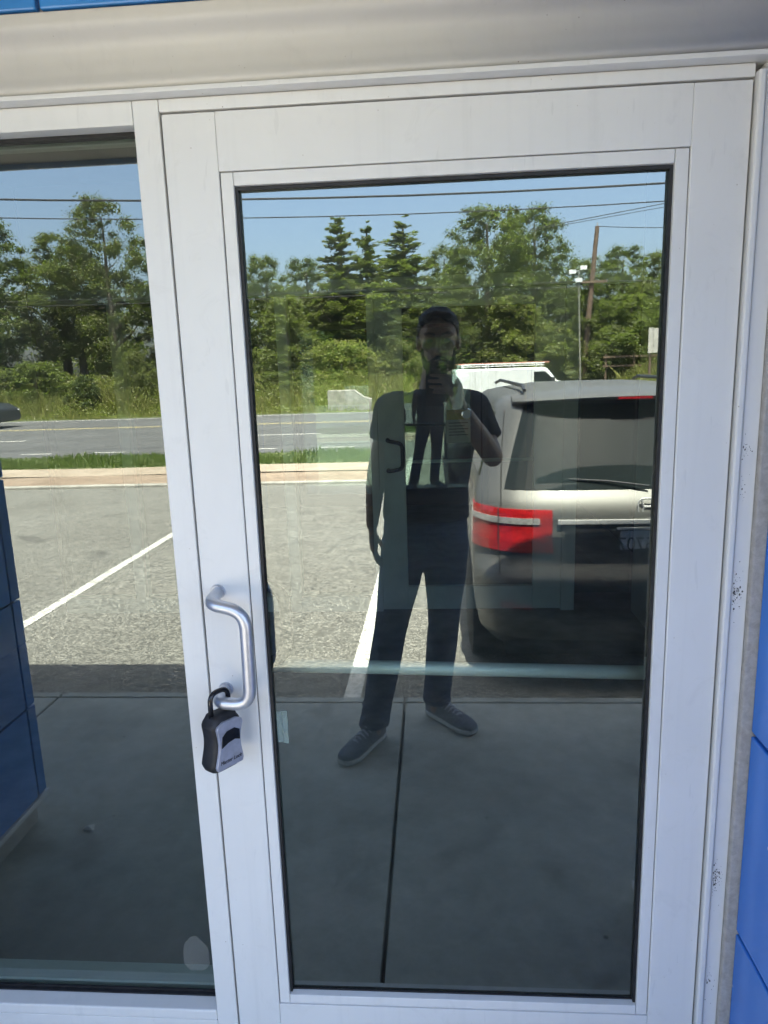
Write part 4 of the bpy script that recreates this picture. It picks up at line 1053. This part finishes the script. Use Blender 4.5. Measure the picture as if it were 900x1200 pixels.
def broad_crown(seed, h, r, n, size, low=.12, name='crown', clumps=46, open_=.75):
    g = np.random.default_rng(seed); c = []; q = []
    ph = g.uniform(0, 6.28, 4)
    for k in range(clumps * 4):
        z = g.uniform(low, .97); t = (z - low) / (1 - low)
        env = math.sin(math.pi * min(1, t * .80 + .18)) ** .6
        a = g.uniform(0, 2 * math.pi)
        env *= 1 + .22 * math.sin(2 * a + ph[0] + 3 * t) + .16 * math.sin(3 * a + ph[1] + 7 * t) + .12 * math.sin(5 * a + ph[2] - 5 * t)
        rr = r * env * g.uniform(.05, 1) ** .5 * .9
        zz_ = z * h - .12 * h * (rr / r) ** 2 * t
        c.append((rr * math.cos(a), rr * math.sin(a), zz_)); q.append(r * g.uniform(.06, .21) * (.7 + .3 * env))
    V = leaf_cloud(g, c, q, n, size, open_)
    return quads(V, name)
def conifer_crown(seed, h, r, n, size, name='crown', irr=.25):
    g = np.random.default_rng(seed); nb = 420
    zb = 1 - (1 - g.uniform(.0, .99, nb)) ** .62; ab = g.uniform(0, 6.283, nb)
    Lb = r * ((1 - zb) ** 1.05 * .97 + .02) * g.uniform(.35, 1.2, nb) * (1 + irr * np.sin(ab * 2 + zb * 9 + seed) + irr * .7 * np.sin(ab * 3 - zb * 15))
    w_ = Lb + .05; i = g.choice(nb, n, p=w_ / w_.sum()); t = g.uniform(.05, 1, n) ** .7
    L = Lb[i] * t; up_ = np.where(zb[i] > .75, .7, .22)
    jit = (.02 + .10 * (1 - t) * (1.15 - zb[i]) + .06 * Lb[i])[:, None] * g.normal(0, 1, (n, 3)) * np.array([1, 1, .6])
    pos = np.c_[np.cos(ab[i]) * L, np.sin(ab[i]) * L, zb[i] * h + L * up_ - .16 * L * L / max(r, .1)] + jit
    d = np.c_[np.cos(ab[i]), np.sin(ab[i]), .35 + 0 * L] + g.normal(0, .45, (n, 3)); d /= np.linalg.norm(d, axis=1)[:, None]
    nn2 = np.cross(d, g.normal(size=(n, 3))); nn2 /= np.linalg.norm(nn2, axis=1)[:, None]
    sz = size * g.uniform(.6, 1.6, n)[:, None]
    return quads(np.stack([pos - d * sz, pos + nn2 * sz * .35, pos + d * sz, pos - nn2 * sz * .35], 1), name)
def trunk_mesh(seed, h, r0, nb=9, low=.25):
    g = random.Random(seed); mb = MB()
    path = [(0, 0, -.4)]; x = y = 0
    for k in range(1, 7):
        x += g.uniform(-.12, .12) * h * .06; y += g.uniform(-.12, .12) * h * .06; path.append((x, y, h * .88 * k / 6))
    rad = [r0 * (1.15 - .95 * k / 6) for k in range(7)]; mb.tube(path, rad, 9)
    for k in range(nb):
        t = g.uniform(low, .8); i = min(5, int(t * 6)); p = Vector(path[i]).lerp(Vector(path[i + 1]), t * 6 - i)
        a = g.uniform(0, 2 * math.pi); L = h * g.uniform(.14, .28) * (1.1 - t)
        d = Vector((math.cos(a), math.sin(a), g.uniform(.4, 1.1))).normalized()
        q = p + d * L * .5; q2 = p + d * L + Vector((0, 0, L * .15)); rr = r0 * (1.1 - t) * .5
        mb.tube([p, q, q2], [rr, rr * .65, rr * .2], 6)
    return mb.mesh('trunk')
KIND = {}
def proto(key, crown, trunk, mats):
    crown.materials.append(M[mats]); trunk.materials.append(M['bark']); KIND[key] = (crown, trunk)
proto('oak', broad_crown(21, 10, 3.0, 60000, .052, .10, clumps=60), trunk_mesh(1, 10, .2), 'leaf')
proto('oak2', broad_crown(22, 10, 3.0, 60000, .052, .06, clumps=70), trunk_mesh(2, 10, .2), 'leaf')
proto('tall', broad_crown(23, 10, 2.6, 60000, .052, .25, clumps=44), trunk_mesh(3, 10, .22, 12, .2), 'leafdark')
proto('tall2', broad_crown(24, 10, 2.8, 60000, .052, .12, clumps=60), trunk_mesh(4, 10, .2, 12, .2), 'leafdark')
proto('conifer', conifer_crown(25, 10, 1.9, 60000, .07), trunk_mesh(5, 10, .15, 3), 'needle')
proto('conifer2', conifer_crown(29, 10, 2.1, 60000, .07, irr=.2), trunk_mesh(6, 10, .15, 3), 'needle')
proto('conifer3', conifer_crown(33, 10, 2.3, 52000, .08, irr=.26), trunk_mesh(12, 10, .15, 3), 'leafdark')
proto('young', broad_crown(27, 10, 3.4, 40000, .085, .02, clumps=50), trunk_mesh(7, 10, .2), 'leaflight')
proto('bush', broad_crown(28, 2, 1.15, 22000, .036, .02, clumps=34, open_=.9), trunk_mesh(8, 1.6, .05, 6), 'leaflight')
proto('bush2', broad_crown(29, 2, 1.25, 22000, .036, .0, clumps=30, open_=.9), trunk_mesh(9, 1.6, .05, 6), 'leaf')
proto('bush3', broad_crown(30, 2, 1.1, 22000, .036, .0, clumps=26, open_=.85), trunk_mesh(10, 1.6, .05, 6), 'leafdark')
REFH = {'bush': 2, 'bush2': 2, 'bush3': 2}; REFW = {'oak': 6, 'oak2': 6, 'tall': 5.2, 'tall2': 5.6, 'conifer': 3.8, 'conifer2': 4.2, 'conifer3': 4.4, 'young': 6.8, 'bush': 2.3, 'bush2': 2.5, 'bush3': 2.2}
def plant(kind, x, Y, ztop, width, label, rz_=0, group=None, name='tree', cat='tree'):
    z0 = bank_z(x, Y); o = thing(name, label, cat, (x, -Y, z0), group)
    o.scale = (width / REFW[kind], width / REFW[kind], (ztop - z0) / REFH.get(kind, 10)); o.rotation_euler.z = rz_
    cr, tk = KIND[kind]
    for nm, me in (('crown', cr), ('trunk', tk)):
        c = bpy.data.objects.new(nm, me); COL.objects.link(c); c.parent = o
    return o
G = 'trees beyond the road'
TREES = [
 ('tall2', -25.6, 40, 10.9, 7.0, 'dark broad tree at the far street end, beside a taller light tree'),
 ('tall', -22.6, 43, 10.4, 6.0, 'dark narrow tree just behind the far street end'),
 ('oak', -18.1, 40, 11.7, 5.4, 'tallest light green tree, rising above the dark trees beside it'),
 ('tall', -20.6, 41, 9.4, 5.2, 'dark open-stemmed tree with sky between its stems'),
 ('tall2', -15.3, 42, 9.2, 4.8, 'dark tree close behind the tallest light green tree'),
 ('oak2', -11.9, 40, 8.9, 5.0, 'round green tree behind the door frame stile'),
 ('oak', -9.0, 40.5, 8.1, 4.4, 'low green tree with a thin top beside the conifers'),
 ('tall2', -7.2, 44, 8.4, 4.8, 'dark tree set back between green tree and conifers'),
 ('conifer2', -4.75, 40, 10.3, 6.2, 'shaggy dark conifer at the street-end side of the three conifers'),
 ('conifer3', -3.2, 42, 10.4, 6.4, 'middle dark conifer of the row of three'),
 ('conifer3', -1.0, 40, 10.2, 7.4, 'broadest shaggy conifer beside the big round trees'),
 ('oak2', 1.3, 45, 9.0, 4.8, 'green tree set back above the photographer head'),
 ('oak', 3.5, 40, 10.2, 6.2, 'largest round yellow-green tree near the floodlights'),
 ('oak2', 6.3, 42, 10.5, 5.4, 'high round green tree just behind the floodlights'),
 ('tall', 5.3, 44, 10.9, 2.6, 'thin feathery treetop sticking up behind the round trees'),
 ('oak2', 9.3, 41, 7.3, 5.0, 'low leafy tree behind the utility pole'),
 ('tall2', 12.3, 46, 8.6, 5.0, 'dark tree beyond the utility pole and its wires'),
 ('oak', 13.6, 42, 7.7, 4.6, 'small round tree behind the timber board'),
 ('oak2', 16.4, 42, 8.3, 5.4, 'round tree past the rail fence end'),
 ('young', -7.2, 36.5, 5.4, 3.6, 'young bright tree in front of the green row'),
 ('young', 4.6, 37.8, 5.2, 4.4, 'young bright tree rising behind the white van'),
 ('young', 10.9, 38.5, 5.0, 4.6, 'young bright tree between utility pole and board'),
 ('tall2', -1.6, 38.6, 5.8, 4.2, 'short dark tree under the conifers'),
 ('tall2', 2.0, 38.8, 6.0, 4.0, 'short dark tree under the largest round tree'),
 ('tall', -12.6, 37.5, 6.4, 4.0, 'short dark tree under the round green tree'),
 ('tall2', 7.4, 39.3, 5.6, 4.0, 'short dark tree beside the floodlight pole'),
]
for k, (kd, x, Y, zt, wd, lab) in enumerate(TREES): plant(kd, x, Y, zt, wd * 1.1, lab, k * 1.37, G)
BUSH = [
 ('bush', -19.4, 33.5, 2.3, 3.9, 'broad bright bush on the bank below the dark trees'),
 ('bush3', -16.3, 32.2, 1.6, 1.9, 'small dark round bush in the tall grass'),
 ('bush2', -14.1, 33.2, 2.7, 2.6, 'upright green bush under the dark tree'),
 ('bush', -22.8, 34, 2.4, 4.2, 'wide pale bush at the far street end'),
 ('bush', -10.3, 34.5, 2.2, 3.4, 'pale bush behind the tall weeds'),
 ('bush2', -7.3, 34, 1.5, 3.2, 'low spreading bush in the weeds'),
 ('bush', -4.2, 35.5, 2.9, 4.4, 'large bright bush behind the concrete headwall'),
 ('bush2', -5.9, 34.8, 1.9, 2.4, 'small green bush beside the bright one'),
 ('bush2', -1.2, 36.3, 2.9, 3.0, 'green bush near the photographer shoulder'),
 ('bush', 6.9, 38.3, 3.5, 3.8, 'tall bright bush at the utility pole foot'),
 ('bush2', 10.0, 37.5, 3.2, 3.8, 'broad green bush behind the rail fence'),
 ('bush', 4.2, 38.4, 3.0, 3.4, 'bright bush behind the white van roof'),
 ('bush3', 1.6, 38.0, 2.8, 3.4, 'dark bush behind the photographer head'),
 ('bush', 12.9, 37.4, 2.6, 3.4, 'bright bush beyond the timber board'),
]
for k, (kd, x, Y, zt, wd, lab) in enumerate(BUSH): plant(kd, x, Y, zt, wd, lab, k * 2.1, 'bushes along the bank', 'bush', 'bush')
g = np.random.default_rng(5); cc = []; rr = []
for k in range(150):
    x = g.uniform(-75, 75); Y = g.uniform(50, 66); z = g.uniform(.2, 7.2 + 1.2 * math.sin(x * .3)); cc.append((x, -Y, z + .4)); rr.append(g.uniform(1.2, 2.4))
wood = link('far_wood', quads(leaf_cloud(g, cc, rr, 60000, .24, .8), 'far_wood'), M['leafdark']); tag(wood, 'dark mass of woodland behind the roadside trees', kind='stuff')
